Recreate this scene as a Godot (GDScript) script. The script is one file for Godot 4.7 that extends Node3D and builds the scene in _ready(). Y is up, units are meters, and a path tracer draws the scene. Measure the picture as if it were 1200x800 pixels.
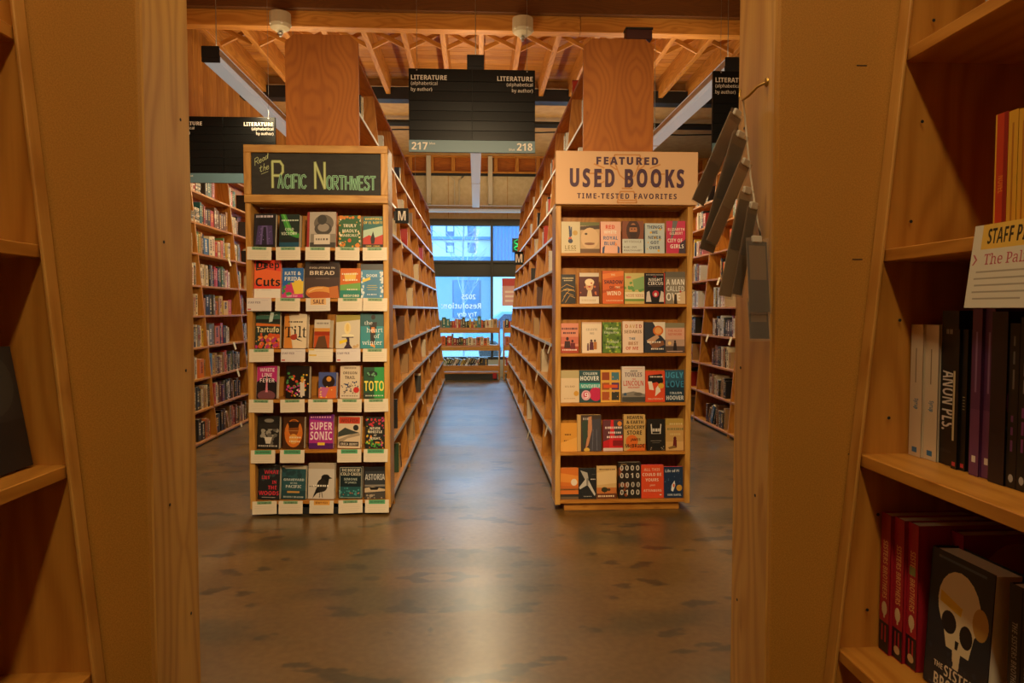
extends Node3D

const LAMP_COLOR := Color(1.0, 0.9, 0.7)
const LAMP_GLOW := Color(0.42, 0.46, 0.46)


func _ready() -> void:
	rng.seed = 20250
	# camera
	var cam := Camera3D.new()
	cam.name = "camera"
	add_child(cam)
	cam.position = Vector3(0, 1.354, 0)
	cam.rotation = Vector3(deg_to_rad(-2.65), deg_to_rad(-2.93), 0)
	cam.fov = 52.0
	cam.near = 0.02
	cam.current = true
	# sky and exposure: an overcast winter morning, bluer than the lamps inside
	var we := WorldEnvironment.new()
	we.name = "world"
	add_child(we)
	var env := Environment.new()
	env.tonemap_mode = Environment.TONE_MAPPER_LINEAR
	env.tonemap_exposure = 1.12
	env.background_mode = Environment.BG_SKY
	var sky := Sky.new()
	var sm := ProceduralSkyMaterial.new()
	sm.sky_top_color = Color(0.46, 0.68, 0.86)
	sm.sky_horizon_color = Color(0.6, 0.8, 0.92)
	sm.ground_horizon_color = Color(0.5, 0.66, 0.78)
	sm.ground_bottom_color = Color(0.3, 0.36, 0.42)
	sm.sky_energy_multiplier = 2.8
	sm.ground_energy_multiplier = 1.6
	sm.sun_angle_max = 1.0
	sky.sky_material = sm
	env.sky = sky
	env.sdfgi_enabled = true
	env.ssao_enabled = true
	env.ssil_enabled = true
	we.environment = env
	# fonts and pictures
	var f := SystemFont.new()
	f.font_names = PackedStringArray(["Droid Sans"])
	sans = f
	f = SystemFont.new()
	f.font_names = PackedStringArray(["Droid Sans"])
	f.font_weight = 700
	bold = f
	f = SystemFont.new()
	f.font_names = PackedStringArray(["Droid Serif"])
	serif = f
	make_materials()
	# strip lamps over the aisles, and over the cross aisle out of the picture
	strip_lamp(0.0, -5.35, -12.5, 3.17, "suspended strip lamp over the middle aisle, behind the hanging sign", LAMP_AISLE, 4.38)
	strip_lamp(-1.93, -5.3, -12.5, 3.18, "suspended strip lamp beside the planked wall", LAMP_AISLE, 4.38)
	strip_lamp(1.95, -5.3, -12.5, 3.17, "suspended strip lamp over the aisle past the used books display", LAMP_AISLE, 4.38)
	strip_lamp(0.0, 2.4, -2.2, 3.3, "suspended strip lamp over the near aisle", LAMP_NEAR, 4.475)
	strip_lamp(-1.95, -0.2, -2.6, 3.3, "suspended strip lamp over the cross aisle before the chalkboard display", LAMP_CROSS, 4.475)
	strip_lamp(1.95, -0.2, -2.6, 3.3, "suspended strip lamp over the cross aisle before the used books display", LAMP_CROSS, 4.475)
	strip_lamp(0.0, 1.25, -1.25, 3.2, "suspended strip lamp across the aisle end above the window", LAMP_AISLE * 0.5, 4.38, true)
	get_child(get_child_count() - 1).position = Vector3(0.0, 3.2, -13.3)
	spotlight(Vector3(0.12, 2.85, -1.0), Vector3(-1.0, 1.4, -4.6), "track spotlight aimed at the chalkboard display")
	spotlight(Vector3(-0.12, 2.85, -1.0), Vector3(0.95, 1.4, -4.6), "track spotlight aimed at the used books display")
	build_shell()
	build_outside()
	build_cases()
	cover_img = Image.create(2048, 1024, false, Image.FORMAT_RGB8)
	spine_img = Image.create(1024, 1024, false, Image.FORMAT_RGB8)
	near_img = Image.create(1024, 1024, false, Image.FORMAT_RGB8)
	spine_img.fill_rect(Rect2i(0, 0, 12, 64), hexc("d9ccb0"))
	M.covers = plain(Color.WHITE, 0.38)
	M.spines = plain(Color.WHITE, 0.45)
	M.near = plain(Color.WHITE, 0.4)
	build_displays()
	build_signs()
	build_near()
	build_rows()
	M.covers.albedo_texture = tex(cover_img)
	M.spines.albedo_texture = tex(spine_img)
	M.near.albedo_texture = tex(near_img)

const LAMP_AISLE := 1.25
const LAMP_NEAR := 1.0
const LAMP_CROSS := 1.0
const SPOT := 6.5
const LAMP_UP := 0.38

func slab(called: String, lo: Vector3, hi: Vector3, mat: Material, g := 2) -> MeshInstance3D:
	var o := part(self, called, bx(hi - lo, 0.0, g, 0), mat, (lo + hi) / 2)
	o.set_meta("kind", "structure")
	return o

func piece(parent: Node, called: String, lo: Vector3, hi: Vector3, mat: Material, ch := 0.0, g := 1) -> MeshInstance3D:
	return part(parent, called, bx(hi - lo, ch, g), mat, (lo + hi) / 2)

func build_shell() -> void:
	slab("floor", Vector3(-3.3, -0.2, -14.2), Vector3(5.5, 0.0, 4.4), M.concrete, 2)
	slab("wall_right", Vector3(5.3, 0.0, -14.2), Vector3(5.5, 4.8, 4.4), M.plaster)
	slab("wall_rear", Vector3(-3.3, 0.0, 4.2), Vector3(5.3, 4.8, 4.4), M.plaster)
	# planked wall
	var wl := struct("wall_left")
	piece(wl, "backing", Vector3(-3.3, 0, -14.2), Vector3(-3.115, 4.8, 4.2), M.ply)
	var z := -4.2
	var i := 0
	while z > -14.0:
		part(wl, "plank", bx(Vector3(0.018, 4.5, 0.137), 0.003, 1, i % 4), [M.deck, M.pine_tan, M.deck_dark][(i * 7) % 3], Vector3(-3.106, 2.25, z - 0.07))
		z -= 0.14
		i += 1
	# ceiling: deck boards on joists, beam and ledger, plain plywood beyond the steel
	var ce := struct("ceiling")
	piece(ce, "roof_slab", Vector3(-3.3, 4.6, -14.2), Vector3(5.5, 4.8, 4.4), M.ply)
	piece(ce, "near_deck", Vector3(-3.1, 4.47, -6.9), Vector3(5.3, 4.6, 4.2), M.deck, 0.0, 0)
	for k in 20:
		part(ce, "deck_board", bx(Vector3(8.4, 0.03, 0.134), 0.004, 0, k % 4), [M.deck, M.deck_dark, M.pine_tan, M.deck][(k * 5) % 4], Vector3(1.1, 4.475, -7.05 - k * 0.137))
	var x := -2.78
	while x < 5.0:
		part(ce, "joist", bx(Vector3(0.058, 0.25, 2.6), 0.003, 2), M.pine_tan, Vector3(x, 4.33, -8.32))
		if x > -2.7:
			for s in [-1, 1]:
				part(ce, "bridging", bx(Vector3(0.4, 0.045, 0.03), 0.002, 0), M.pine_tan, Vector3(x - 0.203, 4.305, -7.85 - s * 0.018), Vector3(0, 0, s * 0.46))
		x += 0.406
	piece(ce, "beam", Vector3(-3.1, 4.2, -7.0), Vector3(5.3, 4.6, -6.86), M.beam_dark, 0.004, 0)
	piece(ce, "ledger", Vector3(-3.1, 4.052, -7.04), Vector3(1.02, 4.205, -6.92), M.pine_tan, 0.004, 0)
	piece(ce, "ledger", Vector3(1.024, 4.052, -7.04), Vector3(5.3, 4.205, -6.92), M.pine_tan, 0.004, 0)
	piece(ce, "steel_beam", Vector3(-3.1, 4.14, -9.7), Vector3(5.3, 4.3, -9.5), M.steel_dark, 0.004, 0)
	piece(ce, "plywood", Vector3(-3.1, 4.37, -14.0), Vector3(5.3, 4.47, -9.7), M.ply, 0.0, 0)
	var q := Geo.new()
	q.tube([Vector3(-3.1, 4.27, -11.2), Vector3(5.3, 4.27, -11.2)], 0.05, 10)
	part(ce, "pipe", q.mesh(), M.steel_dark)
	q = Geo.new()
	var pts := []
	for k in 15:
		pts.append(Vector3(-3.1 + k * 0.6, 4.33 - 0.02 * sin(k * 1.3), -11.9))
	q.tube(pts, 0.012, 6)
	part(ce, "cable", q.mesh(), M.steel_dark)
	# cable on the planked wall
	q = Geo.new()
	pts = []
	for k in 12:
		pts.append(Vector3(-3.085, 3.42 - 0.05 * sin(k * 0.9) + (0.03 if k % 3 == 0 else 0.0), -5.6 - k * 0.25))
	q.tube(pts, 0.009, 6)
	part(wl, "cable", q.mesh(), M.steel_dark)
	# window wall
	var ww := struct("wall_window")
	piece(ww, "plaster_panel", Vector3(-3.3, 3.14, -14.2), Vector3(5.5, 4.02, -14.0), M.plaster)
	piece(ww, "plaster_panel", Vector3(-3.3, 0, -14.2), Vector3(-2.2, 3.14, -14.0), M.plaster)
	piece(ww, "plaster_panel", Vector3(3.4, 0, -14.2), Vector3(5.5, 3.14, -14.0), M.plaster)
	piece(ww, "low_wall", Vector3(-2.2, 0, -14.2), Vector3(3.4, 0.34, -14.0), M.white)
	piece(ww, "timber_back", Vector3(-3.3, 4.02, -14.2), Vector3(5.5, 4.6, -14.04), M.shelf_red, 0.0, 0)
	for yy in [4.03, 4.34]:
		piece(ww, "timber_plate", Vector3(-3.1, yy, -14.04), Vector3(5.3, yy + 0.035, -13.95), M.pine_tan, 0.003, 0)
	x = -3.0
	while x < 5.2:
		piece(ww, "timber_stud", Vector3(x, 4.065, -14.04), Vector3(x + 0.07, 4.34, -13.96), M.pine_tan, 0.003, 1)
		x += 0.42
	piece(ww, "dark_strip", Vector3(-3.1, 3.98, -14.02), Vector3(5.3, 4.03, -13.97), M.steel_dark, 0.0, 0)
	for xx in [-0.93, 0.28]:
		piece(ww, "pale_duct", Vector3(xx - 0.04, 3.42, -13.99), Vector3(xx + 0.05, 4.36, -13.9), M.white, 0.008, 1)
	for xx in [-0.42, -0.33]:
		q = Geo.new()
		q.tube([Vector3(xx, 3.2, -13.98), Vector3(xx, 3.88, -13.98), Vector3(xx + (0.05 if xx < -0.4 else -0.05) * -1.6, 3.97, -13.98)], 0.012, 6)
		part(ww, "conduit", q.mesh(), M.white)
	for xx in [-1.6, -0.55, 0.62, 1.6]:
		piece(ww, "panel_joint", Vector3(xx, 3.15, -14.001), Vector3(xx + 0.012, 3.98, -13.994), M.ply)
	# windows
	var n := 1
	for span in [[-2.2, -1.0], [-0.95, 0.29], [0.34, 1.55], [1.6, 3.4]]:
		var wi := struct("window_%d" % n, Vector3((span[0] + span[1]) / 2, 0, -14.08))
		n += 1
		var hw: float = (span[1] - span[0]) / 2
		for band in [[0.34, 2.0], [2.32, 3.01]]:
			piece(wi, "pane", Vector3(-hw, band[0], -0.004), Vector3(hw, band[1], 0.004), M.glass)
		piece(wi, "frame_rail", Vector3(-hw, 3.01, -0.05), Vector3(hw, 3.14, 0.07), M.window_frame, 0.004, 0)
		piece(wi, "spandrel", Vector3(-hw, 2.0, -0.05), Vector3(hw, 2.32, 0.05), M.window_frame, 0.004, 0)
		piece(wi, "frame_rail", Vector3(-hw, 2.27, 0.05), Vector3(hw, 2.32, 0.08), M.window_frame, 0.004, 0)
		piece(wi, "frame_rail", Vector3(-hw, 0.34, -0.05), Vector3(hw, 0.4, 0.07), M.window_frame, 0.004, 0)
		piece(wi, "mullion", Vector3(hw, 0.34, -0.06), Vector3(hw + 0.05, 3.14, 0.09), M.window_frame, 0.004, 1)
	# alarm cans under the beam
	for d in [[-1.83, "white ceiling alarm can beside the left bookcase post"], [0.45, "white ceiling alarm can above the hanging sign"]]:
		var t := thing("ceiling_alarm", d[1], "alarm", Vector3(d[0], 3.93, -6.8), 0.0, "alarm cans under the beam")
		q = Geo.new()
		q.lathe([Vector2(0.0, 0.03), Vector2(0.05, 0.03), Vector2(0.088, 0.055), Vector2(0.1, 0.085), Vector2(0.098, 0.19), Vector2(0.0, 0.19)], 24)
		part(t, "can", q.mesh(), M.can)
		q = Geo.new()
		q.lathe([Vector2(0.0, -0.02), Vector2(0.012, -0.02), Vector2(0.016, 0.0), Vector2(0.026, 0.005), Vector2(0.026, 0.014), Vector2(0.014, 0.018), Vector2(0.014, 0.032)], 12)
		part(t, "nozzle", q.mesh(), M.steel)
		piece(t, "bracket", Vector3(-0.03, 0.15, -0.13), Vector3(0.03, 0.2, -0.02), M.white, 0.002)
		for k in 5:
			var an := TAU * k / 5 + 0.4
			part(t, "clip", bx(Vector3(0.02, 0.02, 0.012), 0.002, 0, 0), M.white, Vector3(sin(an) * 0.098, 0.08, cos(an) * 0.098), Vector3(0, an, 0))

func build_outside() -> void:
	slab("street", Vector3(-40, -0.4, -75), Vector3(40, -0.2, -14.2), plain(hexc("6a7074"), 0.8))
	var pale := plain(hexc("aab2b2"), 0.8)
	var blue := plain(hexc("3f6f98"), 0.6)
	var deep := plain(hexc("2c4f74"), 0.4)
	var pane := plain(hexc("2f5f80"), 0.15)
	# pale corner building across the street
	var b := thing("building", "pale apartment building with small windows across the street", "building", Vector3(-8.0, -0.2, -60))
	piece(b, "wall", Vector3(-14, 0, -6), Vector3(9.3, 14, 0), pale)
	piece(b, "string_course", Vector3(-14, 7.45, 0), Vector3(9.3, 7.7, 0.2), blue)
	piece(b, "shop_band", Vector3(-14, 4.9, 0), Vector3(9.3, 6.0, 0.35), blue)
	piece(b, "shopfront", Vector3(-14, 0, 0), Vector3(9.3, 4.9, 0.15), plain(hexc("64808c"), 0.5))
	for col in 9:
		for row in [[7.75, 9.3], [6.35, 7.2], [10.2, 11.8]]:
			var x: float = 5.45 + (col - 7) * 1.83
			var wn := piece(b, "window", Vector3(x, row[0], 0.0), Vector3(x + 0.7, row[1], 0.06), deep)
			part(wn, "pane", bx(Vector3(0.5, 0.55, 0.04), 0.0, 1, 0), pane if col % 2 == 0 else pale, Vector3(0.03, -0.12, 0.03))
	for k in 5:
		var x := -10.0 + k * 4.0
		var wn := piece(b, "shop_window", Vector3(x, 0.8, 0.1), Vector3(x + 2.4, 4.0, 0.2), deep)
		part(wn, "pane", bx(Vector3(2.2, 3.0, 0.04), 0.0, 1, 0), pane, Vector3(0, 0, 0.06))
	# blue corrugated building
	var c := thing("building", "blue corrugated building next to the pale one across the street", "building", Vector3(6.0, -0.2, -58))
	piece(c, "wall", Vector3(-4.6, 4.6, -5), Vector3(8, 15, 0), blue)
	piece(c, "ground_floor", Vector3(-4.6, 0, -5), Vector3(8, 4.6, -0.2), pale)
	for k in 30:
		piece(c, "rib", Vector3(-4.55 + k * 0.3, 5.4, 0), Vector3(-4.43 + k * 0.3, 15, 0.08), deep)
	piece(c, "trim_band", Vector3(-4.6, 5.05, 0), Vector3(8, 5.2, 0.15), pale)
	# bare street tree
	var t := thing("street_tree", "bare pale winter tree on the pavement outside the window", "tree", Vector3(-0.35, -0.2, -19.0))
	var q := Geo.new()
	q.tube([Vector3(0, 0, 0), Vector3(0.03, 1.2, 0), Vector3(-0.02, 2.6, 0.05), Vector3(0.05, 4.2, 0)], 0.028, 8)
	part(t, "trunk", q.mesh(), plain(hexc("8c969c"), 0.8))
	var rr := RandomNumberGenerator.new()
	rr.seed = 5
	var bm := plain(hexc("8c989f"), 0.8)
	for k in 26:
		q = Geo.new()
		var y0 := rr.randf_range(1.5, 4.0)
		var an := rr.randf_range(0, TAU)
		var ln := rr.randf_range(0.6, 1.4)
		var d := Vector3(cos(an), rr.randf_range(0.4, 1.1), sin(an)).normalized()
		var p0 := Vector3(0.0, y0, 0.02)
		q.tube([p0, p0 + d * ln * 0.5, p0 + d * ln + Vector3(0, 0.12, 0)], 0.007, 5)
		for s in 3:
			var d2 := (d + Vector3(rr.randf_range(-0.7, 0.7), rr.randf_range(0.1, 0.6), rr.randf_range(-0.7, 0.7))).normalized()
			var p1 := p0 + d * ln * rr.randf_range(0.3, 0.9)
			q.tube([p1, p1 + d2 * ln * 0.45], 0.004, 4)
		part(t, "branch", q.mesh(), bm)
	# parked car, mostly behind the low bookcases
	var car := thing("parked_car", "light blue car parked outside the window", "car", Vector3(1.75, -0.2, -21.0))
	q = Geo.new()
	q.prism(PackedVector2Array([Vector2(-2.1, 0.35), Vector2(2.1, 0.35), Vector2(2.15, 0.8), Vector2(1.3, 0.95), Vector2(0.7, 1.45), Vector2(-1.0, 1.48), Vector2(-1.7, 0.98), Vector2(-2.15, 0.85)]), -0.85, 0.85)
	part(car, "body", q.mesh(), plain(hexc("6fa0c0"), 0.25))
	q = Geo.new()
	q.prism(PackedVector2Array([Vector2(-1.4, 0.98), Vector2(1.05, 0.98), Vector2(0.62, 1.38), Vector2(-0.95, 1.41)]), -0.86, 0.86)
	part(car, "side_windows", q.mesh(), plain(hexc("24405a"), 0.1))
	for xx in [-1.35, 1.3]:
		for s in [-1, 1]:
			q = Geo.new()
			q.lathe([Vector2(0, -0.1), Vector2(0.28, -0.1), Vector2(0.33, -0.06), Vector2(0.33, 0.06), Vector2(0.28, 0.1), Vector2(0, 0.1)], 18)
			part(car, "wheel", q.mesh(), M.black, Vector3(xx, 0.33, s * 0.8), Vector3(PI / 2, 0, 0))

func build_cases() -> void:
	var lv := [0.085, 0.405, 0.735, 1.06, 1.385, 1.71, 2.035, 2.345, 2.73]
	var c := lean_case("aisle_bookcase", "tall leaning wooden bookcase on the aisle behind the chalkboard display", -1.03, 0.46, 0.09, -4.858, -12.85, 7, lv, 3.13, [-1, 1], true, 0.0, "tall aisle bookcases")
	end_board(c, 0.243, 3.19)
	c = lean_case("aisle_bookcase", "tall leaning wooden bookcase on the aisle behind the used books display", 0.98, 0.43, 0.085, -4.858, -12.85, 7, lv, 3.13, [-1, 1], true, 0.0, "tall aisle bookcases")
	end_board(c, 0.243, 3.2)
	var wl := [0.04, 0.345, 0.655, 0.97, 1.29, 1.6, 1.935, 2.26, 2.59, 2.93]
	lean_case("wall_bookcase", "tall bookcase of crowded shelves against the planked wall", -3.08, 0.37, 0.085, -5.15, -13.16, 7, wl, 3.25, [1], false, 0.0)
	var wr := [0.05, 0.38, 0.71, 1.05, 1.38, 1.71, 2.03, 2.37, 2.68, 2.98]
	lean_case("far_bookcase", "tall bookcase of crowded shelves past the used books display", 3.08, 0.44, 0.085, -4.9, -12.95, 7, wr, 3.1, [-1], false, 0.0)
	var nl := [0.085, 0.42, 0.765, 1.105, 1.455, 1.79, 2.12, 2.45, 2.78]
	lean_case("near_bookcase", "nearest leaning bookcase holding a dark book against its end panel", -1.02, 0.465, 0.088, 1.6, -1.168, 2, nl, 3.14, [-1, 1], false, 0.0, "bookcases at the near aisle")
	lean_case("near_bookcase", "nearest leaning bookcase holding purple, black and red novels", 1.02, 0.465, 0.093, 1.6, -1.1845, 2, nl, 3.14, [-1, 1], false, 0.0, "bookcases at the near aisle")

func end_board(c: Node3D, hw: float, top: float) -> void:
	var q := Geo.new()
	q.prism(PackedVector2Array([Vector2(-hw, 1.9), Vector2(hw, 1.9), Vector2(hw, top - 0.05), Vector2(hw - 0.06, top), Vector2(-hw + 0.06, top), Vector2(-hw, top - 0.05)]), -0.011, 0.011, 1, Vector2(0.2 + c.position.x * 0.13, 0.4))
	var ln := 12.85 - 4.858
	part(c, "end_board", q.mesh(), M.fir, Vector3(0, 0, ln / 2 + 0.0125))

func build_displays() -> void:
	var u := end_unit("display_shelf", "wooden display shelf under the Pacific Northwest chalkboard", -1.478, -0.566, -4.6, 0.216, 1, LEFT_LEVELS, 2.03, 0.045, M.shelf)
	# chalkboard box on top
	var w := 0.912
	piece(u, "header_box", Vector3(-w / 2, 2.054, -0.108), Vector3(w / 2, 2.4, 0.1), M.shelf, 0.003, 0)
	for s in [-1, 1]:
		piece(u, "header_frame", Vector3(-w / 2, 2.035 if s < 0 else 2.352, 0.1), Vector3(w / 2, 2.085 if s < 0 else 2.4, 0.124), M.pine, 0.003, 0)
		piece(u, "header_frame", Vector3(s * (w / 2 - 0.0225) - 0.0225, 2.0855, 0.1), Vector3(s * (w / 2 - 0.0225) + 0.0225, 2.3515, 0.124), M.pine, 0.003, 1)
	var q := Geo.new()
	ubox(q, Vector3(-w / 2 + 0.045, 2.085, 0.1), Vector3(w / 2 - 0.045, 2.352, 0.106), Vector2(0.5, 0.02), Rect2(0, 0, 1, 1))
	var cm := plain(Color.WHITE, 0.7)
	cm.albedo_texture = tex(chalkboard_image())
	var cb := part(u, "chalkboard", q.mesh(), cm)
	cb.set_meta("label", "black chalkboard lettered in green and white chalk")
	end_unit("display_shelf", "wooden display shelf below the tan used books sign", 0.523, 1.437, -4.6, 0.216, 1, RIGHT_LEVELS, 2.03, 0.046, M.shelf)
	var names := ["top", "second", "third", "fourth", "fifth", "bottom"]
	var slot := 0
	for side in 2:
		var list: Array = [LEFT_BOOKS, RIGHT_BOOKS][side]
		var lo: float = [-1.4405, 0.5605][side]
		var hi: float = [-0.6035, 1.3995][side]
		# places along the shelf, kept clear of the sides and of each other
		var reach_l := []
		var reach := []
		var place := []
		for e in list:
			var an := deg_to_rad(e[5])
			reach.append(e[2] / 2 * cos(an) + maxf(0.0, -sin(an)) * e[4] + 0.0006)
			reach_l.append(e[2] / 2 * cos(an) + maxf(0.0, sin(an)) * e[4] + 0.0006)
			place.append(e[1])
		for pass_ in 3:
			for i in list.size():
				var left: float = lo if i == 0 or list[i - 1][0] != list[i][0] else place[i - 1] + reach[i - 1]
				place[i] = maxf(place[i], left + reach_l[i])
			for j in list.size():
				var i := list.size() - 1 - j
				var right: float = hi if i == list.size() - 1 or list[i + 1][0] != list[i][0] else place[i + 1] - reach_l[i + 1]
				place[i] = minf(place[i], right - reach[i])
		for i in list.size():
			var e: Array = list[i]
			var cell := Rect2i((slot % 16) * 128, (slot / 16) * 192, 128, 192)
			slot += 1
			var y: float = [LEFT_LEVELS, RIGHT_LEVELS][side][e[0]]
			var lean := -0.11 if side == 0 else -0.06
			var b := cover_book("%s, %s %s shelf" % [e[7], names[e[0]], ["chalkboard", "used-books"][side]], cover_img, M.covers, cell, e[8], "b " + e[6], e[2], e[3], e[4], Vector3.ZERO, Vector3.ZERO, ["books faced out below the chalkboard", "books faced out below the used books sign"][side])
			# rests on its lower back edge, leaning a little
			var basis := Basis(Vector3.UP, deg_to_rad(e[5])) * Basis(Vector3.RIGHT, lean)
			b.basis = basis
			var foot: Vector3 = basis * Vector3(0, 0, -e[4])
			b.position = Vector3(place[i], y - minf(0.0, foot.y) + 0.0003, -4.618 - (0.01 if side == 1 else 0.0) - absf(sin(deg_to_rad(e[5]))) * e[2] / 2)
	# cards under the books
	var card_x := [[-1.39, -1.208, -1.02, -0.83, -0.655], [-1.396, -1.215, -1.022, -0.816, -0.655], [-1.388, -1.185, -1.008, -0.832, -0.66], [-1.395, -1.195, -1.015, -0.826, -0.655], [-1.388, -1.2, 9.0, -0.832, -0.66], [-1.384, -1.215, -1.015, -0.828, -0.655]]
	var green := "b e4d8c0;r 8fb489 20 3 80 26;t 2f5a3c 50 15 13 50 RECOMMENDED;r c0b49c 12 40 88 43;r c0b49c 10 53 90 56;r c0b49c 14 66 86 69;r c0b49c 12 79 80 82"
	var strong := "b e4d8c0;r 5fae7c 16 0 84 34;t 2c5038 50 16 14 58 RECOMMENDED;r c0b49c 12 46 88 49;r c0b49c 10 59 90 62;r c0b49c 14 72 86 75;r c0b49c 12 85 80 88"
	var pick := "b dcd4d0;t 7a6a7c 30 34 16 50 STAFF PICK;r a89cb0 60 18 86 20;r c0443c 4 82 18 92"
	var sale := "b dcd2c4;r e2b478 20 2 84 52;t 5a2e24 52 28 30 56 SALE;r b8ac9c 12 68 88 71;r b8ac9c 14 82 84 85"
	var orange := "b e0d4bc;r e0a44c 18 0 84 36;t 6a4014 50 18 14 54 STAFF PICK;r c0b49c 12 50 88 53;r c0b49c 14 64 86 67;r c0b49c 12 78 80 81"
	var yellow := "b e4dac4;r e0b83c 2 4 24 14;r e0b83c 2 46 34 56;r c8bca4 30 20 90 23;r c8bca4 40 60 88 63;r c8bca4 12 76 86 79"
	var kinds := {"g": [green, "cream shelf card with a thin green strip"], "G": [strong, "cream shelf card with a bold green strip"], "p": [pick, "white shelf card with purple print"], "s": [sale, "white shelf card reading SALE on an orange patch"], "o": [orange, "cream shelf card with an orange strip"], "y": [yellow, "cream shelf card with yellow marks"]}
	var plan := ["ggggg", "pgsgg", "gpypg", "ggggg", "GG.GG", "ggogG"]
	var done := {}
	var next := 0
	for r in 6:
		for i in 5:
			var kd: String = plan[r][i]
			if kd == ".":
				continue
			if not done.has(kd):
				var cell := Rect2i(next * 128, 960, 128, 64)
				next += 1
				paint(cover_img, cell, kinds[kd][0])
				q = Geo.new()
				ubox(q, Vector3(-0.078, -0.08, 0), Vector3(0.078, 0.004, 0.0012), field(cover_img, cell).position + Vector2(0.002, 0.002), field(cover_img, cell))
				done[kd] = q.mesh()
			var o := part(self, "shelf_card", done[kd], M.covers, Vector3(card_x[r][i], LEFT_LEVELS[r] - 0.002, -4.5975), Vector3(-0.07 - 0.03 * ((i * 3 + r) % 3), 0.02 * ((i + r) % 3 - 1), 0.015 * ((i * 2 + r) % 3 - 1)))
			tag(o, "%s, %s card of the %s chalkboard shelf" % [kinds[kd][1], ORD[i], names[r]], "card", "cards clipped below the chalkboard books")

func build_signs() -> void:
	# used books sign
	var s := thing("display_sign", "tan sign reading FEATURED USED BOOKS above the display", "sign", Vector3(0.988, 2.037, -4.586))
	piece(s, "board", Vector3(-0.47, 0, -0.014), Vector3(0.47, 0.345, 0.012), M.tan_sign, 0.003, 0)
	var ink := plain(hexc("4a2c44"), 0.6)
	var gold := plain(hexc("c88a4c"), 0.6)
	var fv := FontVariation.new()
	fv.base_font = bold
	fv.spacing_glyph = 8
	fv.variation_embolden = 0.7
	text_part(s, "lettering", "FEATURED", fv, 0.05, ink, Vector3(0, 0.283, 0.0125), 0, 1.1)
	text_part(s, "lettering", "USED BOOKS", fv, 0.122, ink, Vector3(0, 0.171, 0.0128), 0, 0.68)
	var fw := FontVariation.new()
	fw.base_font = bold
	fw.spacing_glyph = 8
	text_part(s, "lettering", "TIME-TESTED FAVORITES", fw, 0.035, ink, Vector3(0, 0.055, 0.0125), 0, 1.0)
	# trophy drawn in gold line behind the words
	var cup := []
	for k in 9:
		cup.append(Vector2(-0.075 + 0.008 * k * (1.0 if k < 5 else 1.35), 0.315 - 0.02 * k))
	var lines := [[[-0.085, 0.322], [0.085, 0.322]], [[-0.085, 0.322], [-0.078, 0.26], [-0.05, 0.19], [-0.012, 0.16]], [[0.085, 0.322], [0.078, 0.26], [0.05, 0.19], [0.012, 0.16]], [[-0.08, 0.3], [-0.115, 0.3], [-0.11, 0.25], [-0.07, 0.225]], [[0.08, 0.3], [0.115, 0.3], [0.11, 0.25], [0.07, 0.225]], [[-0.012, 0.16], [-0.012, 0.11]], [[0.012, 0.16], [0.012, 0.11]], [[-0.035, 0.105], [0.035, 0.105]], [[-0.045, 0.085], [0.045, 0.085]], [[-0.055, 0.028], [0.055, 0.028]], [[-0.065, 0.012], [0.065, 0.012]], [[-0.045, 0.085], [-0.065, 0.012]], [[0.045, 0.085], [0.065, 0.012]], [[-0.16, 0.2], [-0.25, 0.2]], [[0.16, 0.2], [0.25, 0.2]], [[-0.15, 0.235], [-0.22, 0.262]], [[0.15, 0.235], [0.22, 0.262]], [[-0.15, 0.15], [-0.22, 0.11]], [[0.15, 0.15], [0.22, 0.11]]]
	var q := Geo.new()
	for ln in lines:
		for k in ln.size() - 1:
			var a := Vector2(ln[k][0], ln[k][1])
			var b := Vector2(ln[k + 1][0], ln[k + 1][1])
			var t := (b - a).normalized()
			var nn := Vector2(-t.y, t.x) * 0.0045
			q.quad(Vector3(a.x - nn.x, a.y - nn.y, 0.0122), Vector3(b.x - nn.x, b.y - nn.y, 0.0122), Vector3(b.x + nn.x, b.y + nn.y, 0.0122), Vector3(a.x + nn.x, a.y + nn.y, 0.0122))
	part(s, "trophy_drawing", q.mesh(), gold)
	hanging_sign("black hanging LITERATURE sign numbered 217 and 218 over the middle aisle", -0.487, 0.436, 2.5, 3.1, -5.2, "217", "218")
	hanging_sign("black hanging LITERATURE sign beside the planked wall", -2.73, -1.805, 2.49, 3.08, -6.5, "215", "")
	hanging_sign("black hanging LITERATURE sign past the used books display", 1.76, 2.685, 2.5, 3.12, -5.2, "219", "220")
	# small flag signs on the shelf faces
	for e in [[-0.75, 2.15, -6.6, 1, 0.125, 0.14, "small black M flag sign behind the chalkboard display"], [0.712, 2.02, -10.6, -1, 0.13, 0.2, "small black M flag sign by the window end of the aisle"]]:
		var t := thing("flag_sign", e[6], "sign", Vector3(e[0], e[1], e[2]), 0.0, "letter flag signs on the aisle shelves")
		var x: float = e[3] * e[4] / 2
		piece(t, "plate", Vector3(x - e[4] / 2, 0, -0.006), Vector3(x + e[4] / 2, e[5], 0.006), M.sign_black, 0.002, 0)
		text_part(t, "letter", "M", bold, e[5] * 0.62, M.sign_white, Vector3(x, e[5] / 2, 0.0062), 0, 0.8)
		piece(t, "bracket", Vector3(-0.012 - 0.0 * x, e[5] * 0.2, -0.01), Vector3(0.012, e[5] * 0.8, 0.01), M.black, 0.002)
	# lettering on the window, read from the street, and a poster beside it
	var wl := thing("window_lettering", "white reversed lettering stuck on the window glass", "lettering", Vector3(-0.28, 1.3, -14.06))
	var k := 0
	for words in ["2025", "Resolution:", "Try dry"]:
		text_part(wl, "line_of_letters", words, bold, [0.1, 0.12, 0.12][k], M.vinyl, Vector3([0.13, -0.02, 0.1][k], 0.3 - k * 0.18, 0), 0, 1.0, Vector3(0, PI, 0))
		k += 1
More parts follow.
